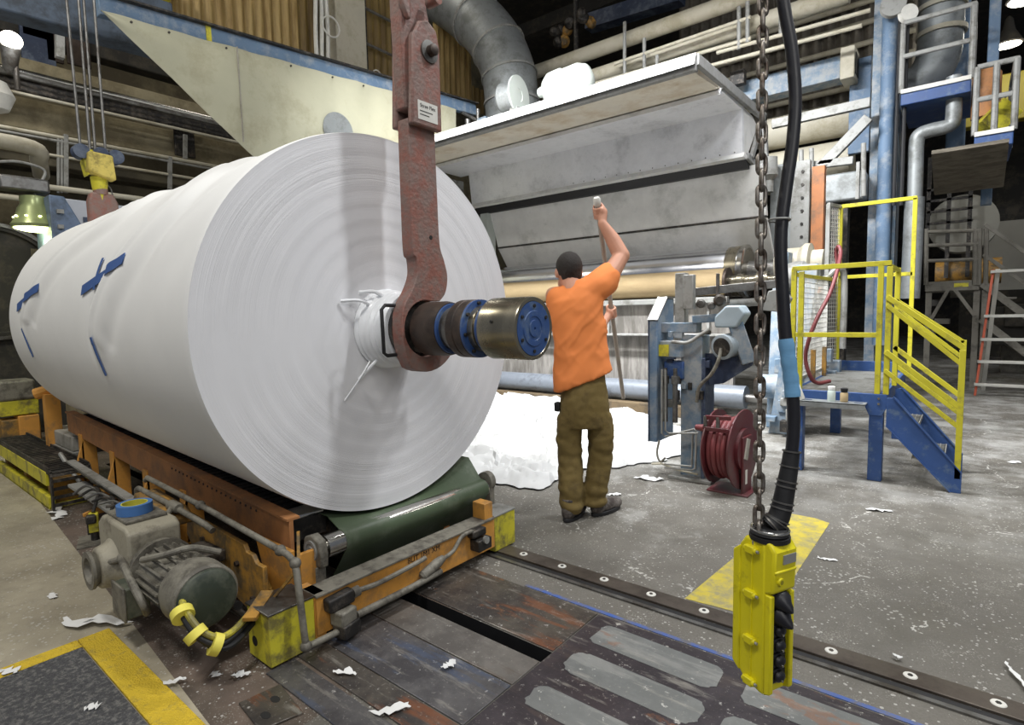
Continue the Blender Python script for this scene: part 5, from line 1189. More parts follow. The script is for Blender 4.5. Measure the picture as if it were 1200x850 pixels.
# stair
SX0, SX1 = X1+.02, -.02
for y in (Y0-.01, Y0+.62):
    MB().prism([(SX0, DZ-.02), (SX0, DZ-.22), (SX1-.04, .0), (SX1+.02, .0), (SX1+.02, .14), (SX0+.06, DZ-.02)], 'Y', y-.008, y+.008).build('stair_stringer', m_blue, pf, bevel=.002)
    ed = MB(); ed.bar((SX0+.04, y, DZ-.01), (SX1+.02, y, .145), .05, .006); ed.bar((SX0, y, DZ-.225), (SX1-.04, y, .003), .05, .006); ed.build('stringer_flange', m_blue, pf)
for k, (x, z) in enumerate(((-.36, .44), (-.20, .22))):
    g = MB()
    for i in range(7): g.box(x-.09+i*.03, x-.086+i*.03, Y0, Y0+.61, z-.022, z)
    for i in range(14): g.box(x-.09, x+.095, Y0+.02+i*.044, Y0+.026+i*.044, z-.018, z-.002)
    g.box(x+.09, x+.10, Y0, Y0+.61, z-.03, z); g.build('stair_tread', m_greyp, pf)
for y in (Y0, Y0+.62):
    post(SX1-.005, y, .10, 1.04 if y > Y0+.1 else 1.0)
    rail((X1+.0, y, 1.38 if y == Y0 else 1.36), (SX1-.005, y, 1.02)); rail((X1+.0, y, 1.32 if y == Y0 else 1.30), (SX1-.005, y, .90), .03, .03)
    rail((X1+.0, y, .98), (SX1-.005, y, .60)); rail((X1+.0, y, .84), (SX1-.005, y, .46), .03, .03)
post(X1+.01, Y0+.62, DZ, 1.62)
rail((X1+.01, Y0+.02, 1.60), (X1+.01, Y0+.62, 1.60), .03, .03)
# items on the tray, pink hose
o = thing('spray_can', 'white plastic bottle with a cap standing in the grey tray of the platform', 'bottle', (X0+.30, Y0-.075, DZ-.06))
MB().lathe((X0+.30, Y0-.075, DZ-.064), (0, 0, 1), [(0, .026), (.008, .028), (.075, .028), (.09, .02)], 20).build('bottle_body', mat('pale_green_white', (196, 208, 200), .4, 0, .05, 10), o)
MB().lathe((X0+.30, Y0-.075, DZ+.025), (0, 0, 1), [(0, .024), (.022, .024), (.025, .018)], 20).build('white_cap', m_white, o)
o = thing('spray_bottle', 'small tan bottle with a black cap beside the white bottle on the tray', 'bottle', (X0+.38, Y0-.075, DZ-.06))
MB().lathe((X0+.385, Y0-.075, DZ-.064), (0, 0, 1), [(0, .025), (.008, .027), (.065, .027), (.075, .02)], 20).build('bottle_body', m_felt, o)
MB().lathe((X0+.385, Y0-.075, DZ+.008), (0, 0, 1), [(0, .022), (.03, .026), (.035, .015)], 16).build('black_cap', m_black, o)
o = MB().lathe((X0+.10, Y0-.10, DZ-.064), (-.35, 0, 1), [(0, .022), (.008, .025), (.12, .022), (.125, .01)], 18).build('glue_tube', m_wlab); tag(o, 'white tube leaning at the left end of the platform tray', 'tube')
o = MB().tube(curve([at(982, 316, Y=5.9), at(980, 295, Y=5.9), at(983, 289, Y=5.85), at(985, 297, Y=5.8), at(981, 318, Y=5.6), at(972, 345, Y=5.45), at(958, 372, Y=5.3), at(948, 398, Y=5.25), at(944, 420, Y=5.25), at(949, 440, Y=5.25), Vector((-.98, 5.3, DZ+.02)), Vector((-.90, 5.4, DZ+.03))], 8), .016, 12).build('rubber_hose', m_pinkd)
tag(o, 'red and pink rubber hose hanging over the platform railing in a loop', 'hose')
# ================================================================ BACKGROUND, TOP MIDDLE
XT = -7.0
tp_ = thing('canvas_tarp', 'cream canvas sheet hanging in a big triangle under the blue overhead beam', 'tarpaulin', (XT, 5, 3.4))
def bi(px, py): q = at(px, py, X=XT); return q
A_, B_, C_, D_, E_ = bi(118, 12), bi(535, 128), bi(535, 190), bi(420, 260), bi(296, 183)
vs = []; fs = []; n, m = 40, 20
for i in range(n+1):
    t = i/n; top = A_.lerp(B_, t)
    lt = t/.42
    bot = A_.lerp(E_, min(1, lt)) if lt < 1 else (E_.lerp(D_, (t-.42)/.28) if t < .70 else D_.lerp(C_, (t-.70)/.30))
    for j in range(m+1):
        s_ = j/m; p = top.lerp(bot, s_); bulge = .10*math.sin(math.pi*s_)*math.sin(math.pi*min(1, t*1.2))+.02*noise.noise(Vector((t*9, s_*2, 0)))+.012*math.sin(t*55)*(1-s_)
        vs.append(p+Vector((bulge, 0, 0)))
for i in range(n):
    for j in range(m): a = i*(m+1)+j; fs.append((a, a+1, a+m+2, a+m+1))
o = MB().add(vs, fs).build('canvas_sheet', m_canvas, tp_, smooth=60); md = o.modifiers.new('s', 'SOLIDIFY'); md.thickness = .006
c = bi(391, 155); MB().lathe((XT+.11, c.y, c.z), (1, 0, 0), [(0, .24), (.008, .24)], 36).build('round_grey_patch', m_duct, tp_)
a, b = bi(273, 58), bi(281, 168); MB().bar(a+Vector((.10, 0, 0)), b+Vector((.09, 0, 0)), .01, .025, (1, 0, 0)).build('sewn_seam', m_box, tp_)
for t in (.05, .12, .24, .4, .52, .62, .8): 
    p = A_.lerp(B_, t); MB().cyl(p+Vector((.03, 0, -.05)), p+Vector((.045, 0, -.05)), .012, n=10).build('eyelet', m_dark, tp_)
ob_ = thing('overhead_beam', 'long blue steel beam above the cream canvas with one yellow stripe', 'beam', (XT-.2, 5, 4.4))
l0, l1 = bi(118, 3), bi(560, 128); d_ = (l1-l0)
MB().bar(l0+Vector((-.10, 0, 0))-d_*.001, l1+Vector((-.10, 0, 0)), .12, .19, (0, 0, 1)).build('beam_web', m_blue3, ob_, bevel=.01)
MB().bar(l0+Vector((-.10, 0, .10)), l1+Vector((-.10, 0, .10)), .26, .02, (0, 0, 1)).build('beam_flange', m_dark, ob_)
s0 = bi(243, 37); s1 = bi(249, 39); MB().bar(s0+Vector((-.035, 0, 0)), s1+Vector((-.035, 0, 0)), .014, .19).build('yellow_stripe', m_yel2, ob_)
gd = MB(); a, b = at(-10, -22, X=-7.8), at(200, 40, X=-7.8); gd.bar(a, b, .3, .62); o = gd.build('crane_girder', mat('dark_bluegrey_girder', (84, 96, 112), .65, 0, .15, 3, dirt=(62, 68, 76), damt=.35), bevel=.02); tag(o, 'dark blue-grey crane girder in the top left corner', 'girder')

# corrugated translucent tan panels, column, pipes behind the beam
XC = -8.6
m_corr = mat('tan_fibreglass', (176, 150, 96), .55, 0, .18, 2, dirt=(132, 106, 58), damt=.4, dscale=2, stretch=(1, 6, .35))
m_corr2 = mat('dark_tan_fibreglass', (126, 104, 54), .55, 0, .18, 2, dirt=(96, 76, 38), damt=.4, dscale=2, stretch=(1, 6, .35))
def corr(px0, px1, pyb0, pyb1, ztop, m, label, X=XC):
    y0, y1 = at(px0, 10, X=X).y, at(px1, 60, X=X).y; z0, z1 = at(px0, pyb0, X=X).z, at(px1, pyb1, X=X).z; n = int((y1-y0)/.022); vs = []; fs = []
    for i in range(n+1):
        t = i/n; y = y0+(y1-y0)*t; x = X+.028*math.sin(y*2*math.pi/.15); vs += [(x, y, z0+(z1-z0)*t), (x, y, ztop)]
    for i in range(n): fs.append((2*i, 2*i+2, 2*i+3, 2*i+1))
    o = MB().add(vs, fs).build('corrugated_panel', m, smooth=60); md = o.modifiers.new('s', 'SOLIDIFY'); md.thickness = .006
    tag(o, label, 'corrugated panel', 'corrugated wall panels')
corr(197, 352, 25, 70, 8.4, m_corr, 'wide light tan corrugated wall panel above the blue beam')
corr(350, 368, 70, 74, 8.4, m_corr2, 'narrow darker corrugated wall panel beside the white cables')
corr(430, 458, 92, 102, 8.4, m_corr2, 'dark olive-brown corrugated wall panel left of the red hook')
corr(508, 552, 120, 136, 8.4, m_corr, 'golden corrugated wall panel between the red hook and the grey duct')
corr(551, 566, 128, 134, 6.3, m_corr2, 'short corrugated wall panel just left of the duct foot')
y0 = at(200, 20, X=-8.4).y; o = MB().box(-8.5, -8.3, at(145, 10, X=-8.4).y, at(200, 10, X=-8.4).y, 5.55, 5.8).build('yellow_beam', m_yellow); tag(o, 'short yellow steel beam at the top edge left of the tan panel', 'beam')
o = MB().box(XC-.1, XC+.15, at(388, 40, X=XC).y, at(424, 60, X=XC).y, 4, 8.5).build('concrete_column', m_pipe, bevel=.02); tag(o, 'pale cream upright column between tan panels, left of the red hook', 'column')
cbn = thing('cable_bundle', 'white painted cables and pipes running up beside the pale column', 'cable', (XC+.2, at(378, 60, X=XC).y, 5))
for k, px in enumerate((372, 378, 384)):
    y = at(px, 60, X=XC+.2).y; MB().tube(curve([(XC+.2, y+.02*math.sin(z*3+k), z) for z in [4.9+.4*i for i in range(9)]], 3), .035, 8).build('cable', m_wlab, cbn)
MB().tube([(XC+.25, at(378, 40, X=XC).y+.16*math.cos(R(a)), 6.1+.16*math.sin(R(a))) for a in range(0, 360, 20)], .014, 6, closed=True).build('cable_loop', m_wlab, cbn)
lad = thing('cable_ladder', 'open metal rack with a coiled wire between the column and the red hook', 'rack', (XC, at(440, 60, X=XC).y, 5))
ya, yb = at(424, 60, X=XC).y, at(466, 60, X=XC).y
for z in (5.55, 6.15, 6.75): MB().tube([(XC+.12, ya, z), (XC+.12, yb+.3, z-.02)], .025, 8).build('rung', m_dsteel, lad)
for y in (ya+.03, yb): MB().box(XC+.0, XC+.08, y-.04, y+.04, 4.6, 8.4).build('upright', m_dark, lad)
MB().tube([(XC+.2, ya+.16+.12*math.cos(R(a)), 5.55+.17*math.sin(R(a))) for a in range(0, 360, 20)], .012, 6, closed=True).build('coiled_wire', m_wlab, lad)

# big grey duct elbow behind the hood
du = thing('air_duct', 'big grey sheet metal air duct bending down behind the machine hood', 'duct', (-7.0, 8.4, 3.6))
dp = [at(x, y, Y=8.5) for x, y in ((440, -40), (500, -14), (546, 14), (577, 45), (594, 80), (599, 110), (601, 150), (601, 215))]
cv_ = curve(dp, 6); MB().tube(cv_, .52, 36, rs=[.50]*len(cv_)).build('duct_shell', m_duct, du, smooth=60)
for i in (8, 14, 20, 26, 32): MB().lathe(cv_[i]-(cv_[i+1]-cv_[i]).normalized()*.02, cv_[i+1]-cv_[i], [(0, .50), (0, .525), (.04, .525), (.04, .50)], 36, cap=False).build('seam_ring', m_greyp, du)
# canister blower and disc on the hood
bw = thing('blower_housing', 'white rounded blower housing lying on top of the machine hood', 'blower', at(672, 100, Y=7.4))
c = at(668, 100, Y=7.4); r_ = .26
MB().lathe(c-Vector((.42, 0, 0)), (1, .0, 0), [(0, .10), (.03, .20), (.12, r_), (.30, r_+.01), (.34, r_-.01), (.60, r_), (.72, r_-.04), (.78, r_-.14), (.80, .02)], 40).build('shell', m_hat, bw, smooth=50)
MB().lathe(c-Vector((.56, 0, -.03)), (1, 0, 0), [(0, .07), (.14, .10)], 20).build('neck', m_hat, bw)
MB().box(c.x-.35, c.x+.3, c.y-.18, c.y+.18, 3.66, c.z-.18).build('mount', m_greyp, bw)
dc = thing('flange_disc', 'thin pale round flange plate beside the white blower on the hood', 'flange', at(607, 110, Y=7.4))
c2 = at(607, 112, Y=7.4); MB().lathe(c2, (1, .1, 0), [(0, .30), (.03, .30), (.03, .1), (.02, .1)], 40).build('disc', m_hat, dc)
MB().lathe(c2-Vector((.02, 0, 0)), (-1, -.1, 0), [(0, .20), (.25, .24), (.3, .2)], 28).build('rear_cone', m_duct, dc)
MB().box(c2.x-.1, c2.x+.05, c2.y-.1, c2.y+.1, 3.66, c2.z-.2).build('foot', m_greyp, dc)
vt = thing('valve_cluster', 'small steel valves and pipes between the canvas edge and the duct foot', 'valve', at(560, 150, Y=7.4))
for a, b, r in (((548, 140), (548, 175), .05), ((535, 128), (575, 150), .03), ((565, 160), (585, 140), .05), ((560, 128), (560, 150), .03)): MB().cyl(at(*a, Y=7.5), at(*b, Y=7.5), r, n=12).build('pipe', m_dsteel, vt)
MB().cbox(at(566, 143, Y=7.5), (.2, .1, .14)).build('valve_box', m_blue2, vt, bevel=.01)

# pale pipes running along the hall above the hood
def hpipe(p, q, Y, r, m, name, label, cat='pipe', grp=None, ext=3.0):
    a, b = at(*p, Y=Y), at(*q, Y=Y); z = (a.z+b.z)/2; o = MB().cyl((a.x, Y, z), (b.x+ext, Y, z), r, n=20).build(name, m, smooth=60); tag(o, label, cat, grp); return o
hpipe((628, 84), (880, -5), 9.3, .125, m_pipe, 'lagged_pipe', 'upper thick cream pipe crossing the top of the picture', grp='thick cream overhead pipes', ext=.2)
hpipe((690, 88), (930, 18), 9.3, .125, m_pipe, 'lagged_pipe', 'lower thick cream pipe just above the blower housing', grp='thick cream overhead pipes', ext=.7)
hpipe((900, 165), (1000, 130), 10.4, .26, m_pipe, 'large_pipe', 'large grey-cream pipe behind the chain, upper of two', grp='large pipes behind the cable', ext=.1)
hpipe((900, 210), (990, 185), 10.4, .34, m_pipe, 'large_pipe', 'large grey-cream pipe behind the chain, lower and thicker of two', grp='large pipes behind the cable', ext=.1)
gr_ = thing('walkway_railing', 'thin steel walkway railing above the machine hood', 'railing', (-3, 9.0, 4.6))
for (p, q) in (((720, 75), (880, 20)), ((690, 100), (880, 45)), ((700, 112), (1010, 30)), ((840, 62), (1020, 12))):
    a, b = at(*p, Y=9.0), at(*q, Y=9.0); MB().cyl(a, b, .028, n=10).build('rail_bar', m_pipe, gr_)
for px, y0, y1 in ((732, 26, 96), (755, 45, 85), (770, 65, 82), (866, 8, 58), (876, 2, 50), (915, 0, 40)): MB().cyl(at(px, y0, Y=9.0), at(px, y1, Y=9.0), .03, n=10).build('rail_post', m_greyp, gr_)
bb = thing('blue_beam', 'blue steel box beam high behind the chain with an open square end', 'beam', at(940, 100, Y=9.6))
a, b = at(860, 105, Y=9.6), at(985, 78, Y=9.6); MB().box(-4.0, b.x, 9.6, 9.9, b.z-.16, b.z+.16).build('beam_body', m_blue2, bb, bevel=.01)
MB().box(b.x, b.x+.18, 9.55, 9.95, b.z-.20, b.z+.24).build('beam_collar', m_pipe, bb, bevel=.01)
MB().box(b.x+.181, b.x+.19, 9.62, 9.88, b.z-.13, b.z+.16).build('open_end', m_ink, bb)
cp_ = at(865, 92, Y=9.4); MB().cbox(cp_, (.22, .12, .22)).build('clamp_block', m_dark, bb, bevel=.01)
# ribbed grey cladding behind
vs = []; fs = []; n = 200
for i in range(n+1):
    x = -5.2+4.9*i/n; y = 12.5+.05*math.sin(x*2*math.pi/.22); vs += [(x, y, 4.6), (x, y, 9.5)]
for i in range(n): fs.append((2*i, 2*i+2, 2*i+3, 2*i+1))
o = MB().add(vs, fs).build('cladding', mat('grey_ribbed_cladding', (112, 106, 96), .7, 0, .15, 2, dirt=(86, 80, 70), damt=.4)); o.modifiers.new('s', 'SOLIDIFY').thickness = .01; struct(o); o.name = 'trim_1'
for k in range(6):
    z = 5.0+k*.36; o = MB().cyl((-4.5, 12.38, z), (-.9, 12.38, z), .05, n=12).build('conduit', m_pipe); tag(o, ['lowest', 'second lowest', 'third lowest', 'third highest', 'second highest', 'highest'][k]+' of six thin cream conduits behind the top of the chain', 'conduit', 'thin conduits on the cladding')
wf = thing('overhead_valve', 'brown valve assembly hanging in the dark above the blower', 'valve', at(670, 30, Y=10))
c = at(670, 32, Y=10); rn = random.Random(8)
for i in range(9): 
    d = Vector((rn.uniform(-.5, .4), rn.uniform(-.2, .2), rn.uniform(-.15, .2))); MB().lathe(c+d, (rn.uniform(-1, 1), rn.uniform(-1, 1), rn.uniform(-1, 1)), [(0, .06), (.05, .12), (.12, .12), (.18, .06)], 14).build('valve_piece', m_olive if i % 3 == 0 else m_dark, wf)
MB().cyl(c+Vector((.1, 0, -.9)), c+Vector((.1, 0, 2.5)), .05, n=12).build('hanger_pipe', m_dark, wf)
o = MB().bar(at(690, 28, Y=11), at(800, -6, Y=11), .3, .3).build('roof_beam', m_navy); tag(o, 'dark blue roof beam at the top behind the cream pipes', 'beam')
o = MB().bar(at(560, 60, Y=13), at(760, -20, Y=13), .25, .35).build('roof_truss', m_bgdark); tag(o, 'dark sooty roof beam between duct and cream pipes', 'beam')

# ================================================================ BACKGROUND, RIGHT
YC = 9.2
cl = thing('blue_column', 'tall dusty blue steel column behind the yellow platform', 'column', (-.95, YC, 0))
xa, xb = at(1018, 300, Y=YC).x, at(1048, 300, Y=YC).x
MB().box(xa, xa+.04, YC, YC+.4, 0, 9).build('flange', m_blue2, cl, bevel=.006); MB().box(xb-.04, xb, YC, YC+.4, 0, 9).build('flange', m_blue2, cl, bevel=.006); MB().box(xa, xb, YC+.03, YC+.07, 0, 9).build('web', m_blue2, cl)
MB().box(xa-.02, xa+.10, YC-.03, YC, 0, 9).build('edge_strip', m_blue2, cl)
dpz = at(1030, 25, Y=YC-.1).z
o = MB().lathe(((xa+xb)/2+.02, YC-.12, .8), (0, 0, 1), [(0, .085), (dpz-.8, .085)], 24).build('downpipe', m_blue3); tag(o, 'dusty pale blue pipe standing in front of the blue column', 'pipe')
o = thing('chain_hoist', 'pulley wheels and black hoist cables beside the top of the blue column', 'hoist', at(1047, 8, Y=9.0))
c = at(1046, 8, Y=8.9); MB().lathe(c, (.2, -1, 0), [(0, .14), (.03, .10), (.05, .10), (.08, .14)], 24).build('sheave', m_greyp, o)
MB().lathe(at(1062, 18, Y=8.9), (.6, -1, 0), [(0, .10), (.03, .07), (.05, .07), (.08, .10)], 24).build('sheave', m_wlab, o)
for px in (1055, 1064): a = at(px, 20, Y=8.9); MB().cyl((a.x, a.y, a.z), (a.x, a.y, at(px, 240, Y=8.9).z), .022, n=8).build('hoist_cable', m_black, o)
xr = at(995, 120, Y=9.9).x; o = MB().box(xr, at(1020, 120, Y=9.9).x, 9.9, 10.0, at(1000, 180, Y=9.9).z, at(1000, 70, Y=9.9).z).build('steel_sheet', m_blue3, bevel=.01); tag(o, 'flat blue steel sheet left of the blue column', 'sheet')
br = thing('brace_frame', 'grey diagonal and horizontal braces running from the hood to the blue column', 'brace', at(960, 150, Y=8.8))
for p, q, w in (((905, 146), (1020, 120), .12), ((962, 196), (1018, 138), .13), ((905, 200), (1000, 188), .10)): MB().bar(at(*p, Y=8.8), at(*q, Y=8.8), .08, w).build('brace', m_greyp, br, bevel=.006)
for px, y0, y1 in ((939, 176, 210), (951, 174, 208), (1012, 168, 230)): MB().cyl(at(px, y0, Y=8.7), at(px, y1, Y=8.7), .03, n=10).build('stub_post', m_greyp, br)
gb = thing('grey_cabinet', 'plain grey steel tank box behind the platform gate, right of the orange upright', 'tank', at(985, 225, Y=9))
q0, q1 = at(958, 235, Y=8.8), at(1014, 198, Y=8.8); MB().box(q0.x, q1.x, 8.8, 9.12, q0.z-.05, q1.z).build('box_body', m_duct, gb, bevel=.03)
MB().box(q1.x-.10, q1.x-.06, 8.77, 8.8, q0.z-.05, q1.z+.1).build('edge_strip', m_greyp, gb); MB().box(q0.x+.1, q0.x+.35, 8.9, 9.1, 0, q0.z-.05).build('support', m_dark, gb)
# pipework between column and platforms
def P9(px, py, Y=9.0): return at(px, py, Y=Y)
o = MB().tube(curve([P9(1072, 232), P9(1073, 200), P9(1074, 168), P9(1078, 158), P9(1090, 153), P9(1110, 148), P9(1117, 140), P9(1118, 110), P9(1118, 90)], 6), .085, 14).build('bent_pipe', m_duct, smooth=70); tag(o, 'grey bent pipe stepping down from under the upper platform to the gate post', 'pipe')
o = MB().tube([P9(1072, 232), P9(1069, 300), P9(1066, 350)], .11, 14).build('riser_pipe', m_duct); tag(o, 'grey riser pipe behind the tall yellow gate post', 'pipe')
o = thing('elbow_duct', 'big pale round duct with an elbow behind the upper platform railing', 'duct', P9(1100, 60, 10))
MB().tube(curve([P9(1103, -30, 10), P9(1103, 10, 10), P9(1102, 40, 10), P9(1098, 70, 10), P9(1082, 95, 10), P9(1060, 105, 10), P9(1040, 108, 10)], 6), .26, 24).build('duct_shell', m_duct, o, smooth=70)
for y_ in (12, 42): MB().lathe(P9(1103, y_, 10), (0, 0, 1), [(0, .26), (0, .29), (.06, .29), (.06, .26)], 24, cap=False).build('seam_ring', m_pipe, o)
o = MB().box(P9(1115, 0, 10.2).x, P9(1138, 0, 10.2).x, 10.2, 10.5, 3.4, 9).build('duct_riser', m_blue3, bevel=.02); tag(o, 'square blue-grey riser behind the upper platform railing', 'duct')
def platform(name, label, px0, px1, pyb, Y, depth, ztop_px, posts, seed):
    o = thing(name, label, 'platform', at(px0, pyb, Y=Y)); a, b = at(px0, pyb, Y=Y), at(px1, pyb, Y=Y); z = (a.z+b.z)/2; zt_ = at((px0+px1)/2, ztop_px, Y=Y).z
    MB().box(a.x, b.x, Y, Y+depth, z-.16, z).build('deck', m_blue, o, bevel=.01)
    MB().box(a.x, b.x, Y-.02, Y, z-.02, z+.03).build('edge_strip', m_wlab, o)
    for zz in (zt_, z+(zt_-z)*.52): MB().tube([(a.x, Y+.02, zz), (b.x, Y+.02, zz), (b.x, Y+depth, zz)], .032, 8).build('railing_bar', m_greyp, o)
    for i in range(posts): x = a.x+(b.x-a.x)*i/(posts-1); MB().cyl((x, Y+.02, z), (x, Y+.02, zt_), .032, n=8).build('railing_post', m_greyp, o)
    MB().cyl((b.x, Y+depth, z), (b.x, Y+depth, zt_), .032, n=8).build('railing_post', m_greyp, o)
    return o, a, b, z
o, a, b, z = platform('upper_platform', 'upper blue platform with grey pipe railing right of the blue column', 1056, 1138, 100, 8.8, 1.2, 16, 2, 1)
o2, a2, b2, z2 = platform('upper_platform', 'smaller upper platform at the right with a sloping underside panel', 1142, 1188, 155, 8.6, 1.0, 74, 3, 2)
MB().bar((a2.x+.1, 8.9, z2+.1), (a2.x+.3, 9.0, z2+.35), .2, .25).build('yellow_machine_piece', m_yel2, o2)
MB().lathe((b2.x-.25, 9.1, z2+.3), (0, 0, 1), [(0, .14), (.5, .14), (.6, .08)], 18).build('motor_on_deck', m_rust, o2)
o = MB().prism([(8.3, z2-.16), (9.4, z2-.2), (9.4, z2-.50), (9.2, z2-.52), (8.3, z2-.2)], 'X', P9(1092, 200, 8.5).x, P9(1180, 200, 8.5).x).build('sloping_panel', mat('ribbed_brown_panel', (116, 108, 94), .7, .1, .2, 3, dirt=(84, 78, 66), damt=.4, stretch=(1, 1, 8))); tag(o, 'sloping ribbed brown panel under the upper right platform', 'panel')
o = MB().box(P9(1160, 0, 9.6).x, P9(1174, 0, 9.6).x, 9.6, 9.75, 2.6, 9).build('blue_post', m_blue3, bevel=.01); tag(o, 'slim blue-grey post at the upper right beside the round lamp', 'post')
o = MB().box(2.2-2.6, 6, 15, 15.3, 4.9, 5.8).build('yellow_crane_beam', mat('dull_yellow_beam', (150, 136, 44), .6, 0, .15, 2), bevel=.02); tag(o, 'dull yellow crane beam in the dark at the right edge', 'beam')
# stairs and scaffold in the shadow, step ladder
sc = thing('steel_stairway', 'grey steel stairway and landing in the shadow behind the yellow stair', 'stairway', (-.2, 11.5, 0))
def Q(px, py, Y=11.5): return at(px, py, Y=Y)
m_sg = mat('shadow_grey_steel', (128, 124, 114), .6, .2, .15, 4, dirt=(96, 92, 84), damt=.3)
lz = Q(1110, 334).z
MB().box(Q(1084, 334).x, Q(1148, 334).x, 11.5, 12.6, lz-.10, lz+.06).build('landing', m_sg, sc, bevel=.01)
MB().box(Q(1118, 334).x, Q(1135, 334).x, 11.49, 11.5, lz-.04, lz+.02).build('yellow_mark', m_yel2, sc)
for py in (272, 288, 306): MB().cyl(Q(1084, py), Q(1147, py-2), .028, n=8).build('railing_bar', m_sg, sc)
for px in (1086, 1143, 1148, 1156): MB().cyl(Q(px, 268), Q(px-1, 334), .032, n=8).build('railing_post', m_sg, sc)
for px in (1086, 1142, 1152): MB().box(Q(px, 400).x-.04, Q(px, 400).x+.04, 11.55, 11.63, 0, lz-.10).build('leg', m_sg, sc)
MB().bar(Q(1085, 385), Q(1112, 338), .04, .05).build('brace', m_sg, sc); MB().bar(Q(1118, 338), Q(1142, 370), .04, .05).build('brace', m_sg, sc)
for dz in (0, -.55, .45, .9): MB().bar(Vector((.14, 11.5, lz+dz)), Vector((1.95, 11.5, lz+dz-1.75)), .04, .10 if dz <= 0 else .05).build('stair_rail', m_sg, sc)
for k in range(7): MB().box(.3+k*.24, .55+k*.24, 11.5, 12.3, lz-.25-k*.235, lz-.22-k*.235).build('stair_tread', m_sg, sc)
sk = thing('scaffold_frame', 'dark open scaffold frame with shelves of machinery above the shadowed landing', 'scaffold', Q(1110, 260, 12.5))
for px in (1088, 1112, 1137): MB().box(Q(px, 240, 12.5).x-.03, Q(px, 240, 12.5).x+.03, 12.5, 12.56, 1.8, 3.9).build('upright', m_dark, sk)
for py in (222, 235, 248, 262): MB().box(Q(1086, py, 12.5).x, Q(1140, py, 12.5).x, 12.5, 12.55, Q(1110, py, 12.5).z, Q(1110, py, 12.5).z+.04).build('shelf_bar', m_dark, sk)
MB().lathe(Q(1128, 262, 12.9), (0, 1, 0), [(0, .5), (.5, .5)], 36).build('round_white_drum', mat('dim_white_drum', (150, 148, 138), .7, 0, .1, 4), sk)
MB().lathe((-.5, 12.8, 1.9), (1, 0, 0), [(0, .22), (.9, .22)], 20).build('lower_drum', m_olive, sk)
for i in range(9): MB().cbox((-.55+rn.random()*.9, 12.7+rn.random()*.3, .3+rn.random()*1.4), (.1+rn.random()*.25, .2, .08+rn.random()*.25)).build('machine_part', rn.choice([m_dark, m_sg, m_navy, m_bgdark]), sk, bevel=.01)
ld = thing('step_ladder', 'aluminium step ladder with orange side rails at the right edge', 'ladder', (.5, 11.3, 0))
YL = 10.6; tl, tr2, bl_, br_ = Q(1164, 316, YL), Q(1210, 318, YL), Q(1143, 452, YL), Q(1235, 462, YL)
m_lo = mat('faded_orange_fibreglass', (176, 84, 58), .5, 0, .12, 6); m_al = mat('ladder_aluminium', (186, 184, 176), .4, .5, .1, 6)
MB().bar(tl, Vector((bl_.x, bl_.y, 0)), .07, .03).build('side_rail', m_lo, ld, bevel=.004); MB().bar(tr2, Vector((br_.x, br_.y, 0)), .07, .03).build('side_rail', m_lo, ld, bevel=.004)
for py in (317, 364, 389, 413, 438):
    t = (py-316)/(452-316); z = tl.z*(1-t); xl = tl.x+(bl_.x-tl.x)*t; xr_ = tr2.x+(br_.x-tr2.x)*t; MB().box(xl-.03, xr_+.03, YL-.08, YL+.04, z-.04, z).build('step', m_al, ld, bevel=.004)
MB().bar(tl+Vector((.05, 0, 0)), Vector((bl_.x+.1, YL+.7, 0)), .05, .03).build('rear_rail', m_al, ld); MB().bar(tr2, Vector((br_.x, YL+.7, 0)), .05, .03).build('rear_rail', m_al, ld)
for i in range(12):
    o = MB().cbox((.4+rn.random()*2.6, 13.5+rn.random()*1.5, .25+rn.random()*.9), (.3+rn.random()*.6, .4, .2+rn.random()*.7)).build('machine_block', rn.choice([m_dark, m_sg, m_bgdark, m_navy]), sk, bevel=.02)
MB().lathe((1.1, 12.9, 1.0), (1, .2, 0), [(0, .3), (1.5, .3)], 24).build('horizontal_drum', m_sg, sk)
o = MB().box(.2, 6, 14.4, 14.6, 1.6, 2.9).build('pale_wall_panel', mat('dim_pale_panel', (140, 138, 130), .7, 0, .12, 2)); tag(o, 'pale wall panel glimpsed behind the shadowed stairway', 'panel')
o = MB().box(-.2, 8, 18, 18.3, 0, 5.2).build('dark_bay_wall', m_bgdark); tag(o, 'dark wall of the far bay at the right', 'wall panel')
# round ceiling lamps
def lamp(px, py, X=None, Y=None, r=.25, label='', m=m_lens, pw=40):
    p = at(px, py, X=X, Y=Y); o = thing('high_bay_lamp', label, 'lamp', p, 'high bay lamps')
    MB().lathe(p, (0, 0, 1), [(0, r), (.02, r+.02), (.10, r*.9), (.25, r*.5), (.45, r*.3), (.5, .02)], 28).build('lamp_hood', m_bgdark, o, smooth=50)
    MB().lathe(p-Vector((0, 0, .012)), (0, 0, 1), [(0, r*.5), (.01, r*.97)], 28).build('lens', m, o)
    l = bpy.data.lights.new('bulb', 'POINT'); l.energy = pw; l.shadow_soft_size = .2; l.color = (1, .97, .85); lo = bpy.data.objects.new('bulb', l); COL.objects.link(lo); lo.location = p-Vector((0, 0, .30)); return o
lamp(1181, 53, Y=14, r=.20, label='round lit lamp under the dark ceiling at the upper right')
lamp(1202, 0, Y=12, r=.22, label='lit lamp cut off by the top right corner')

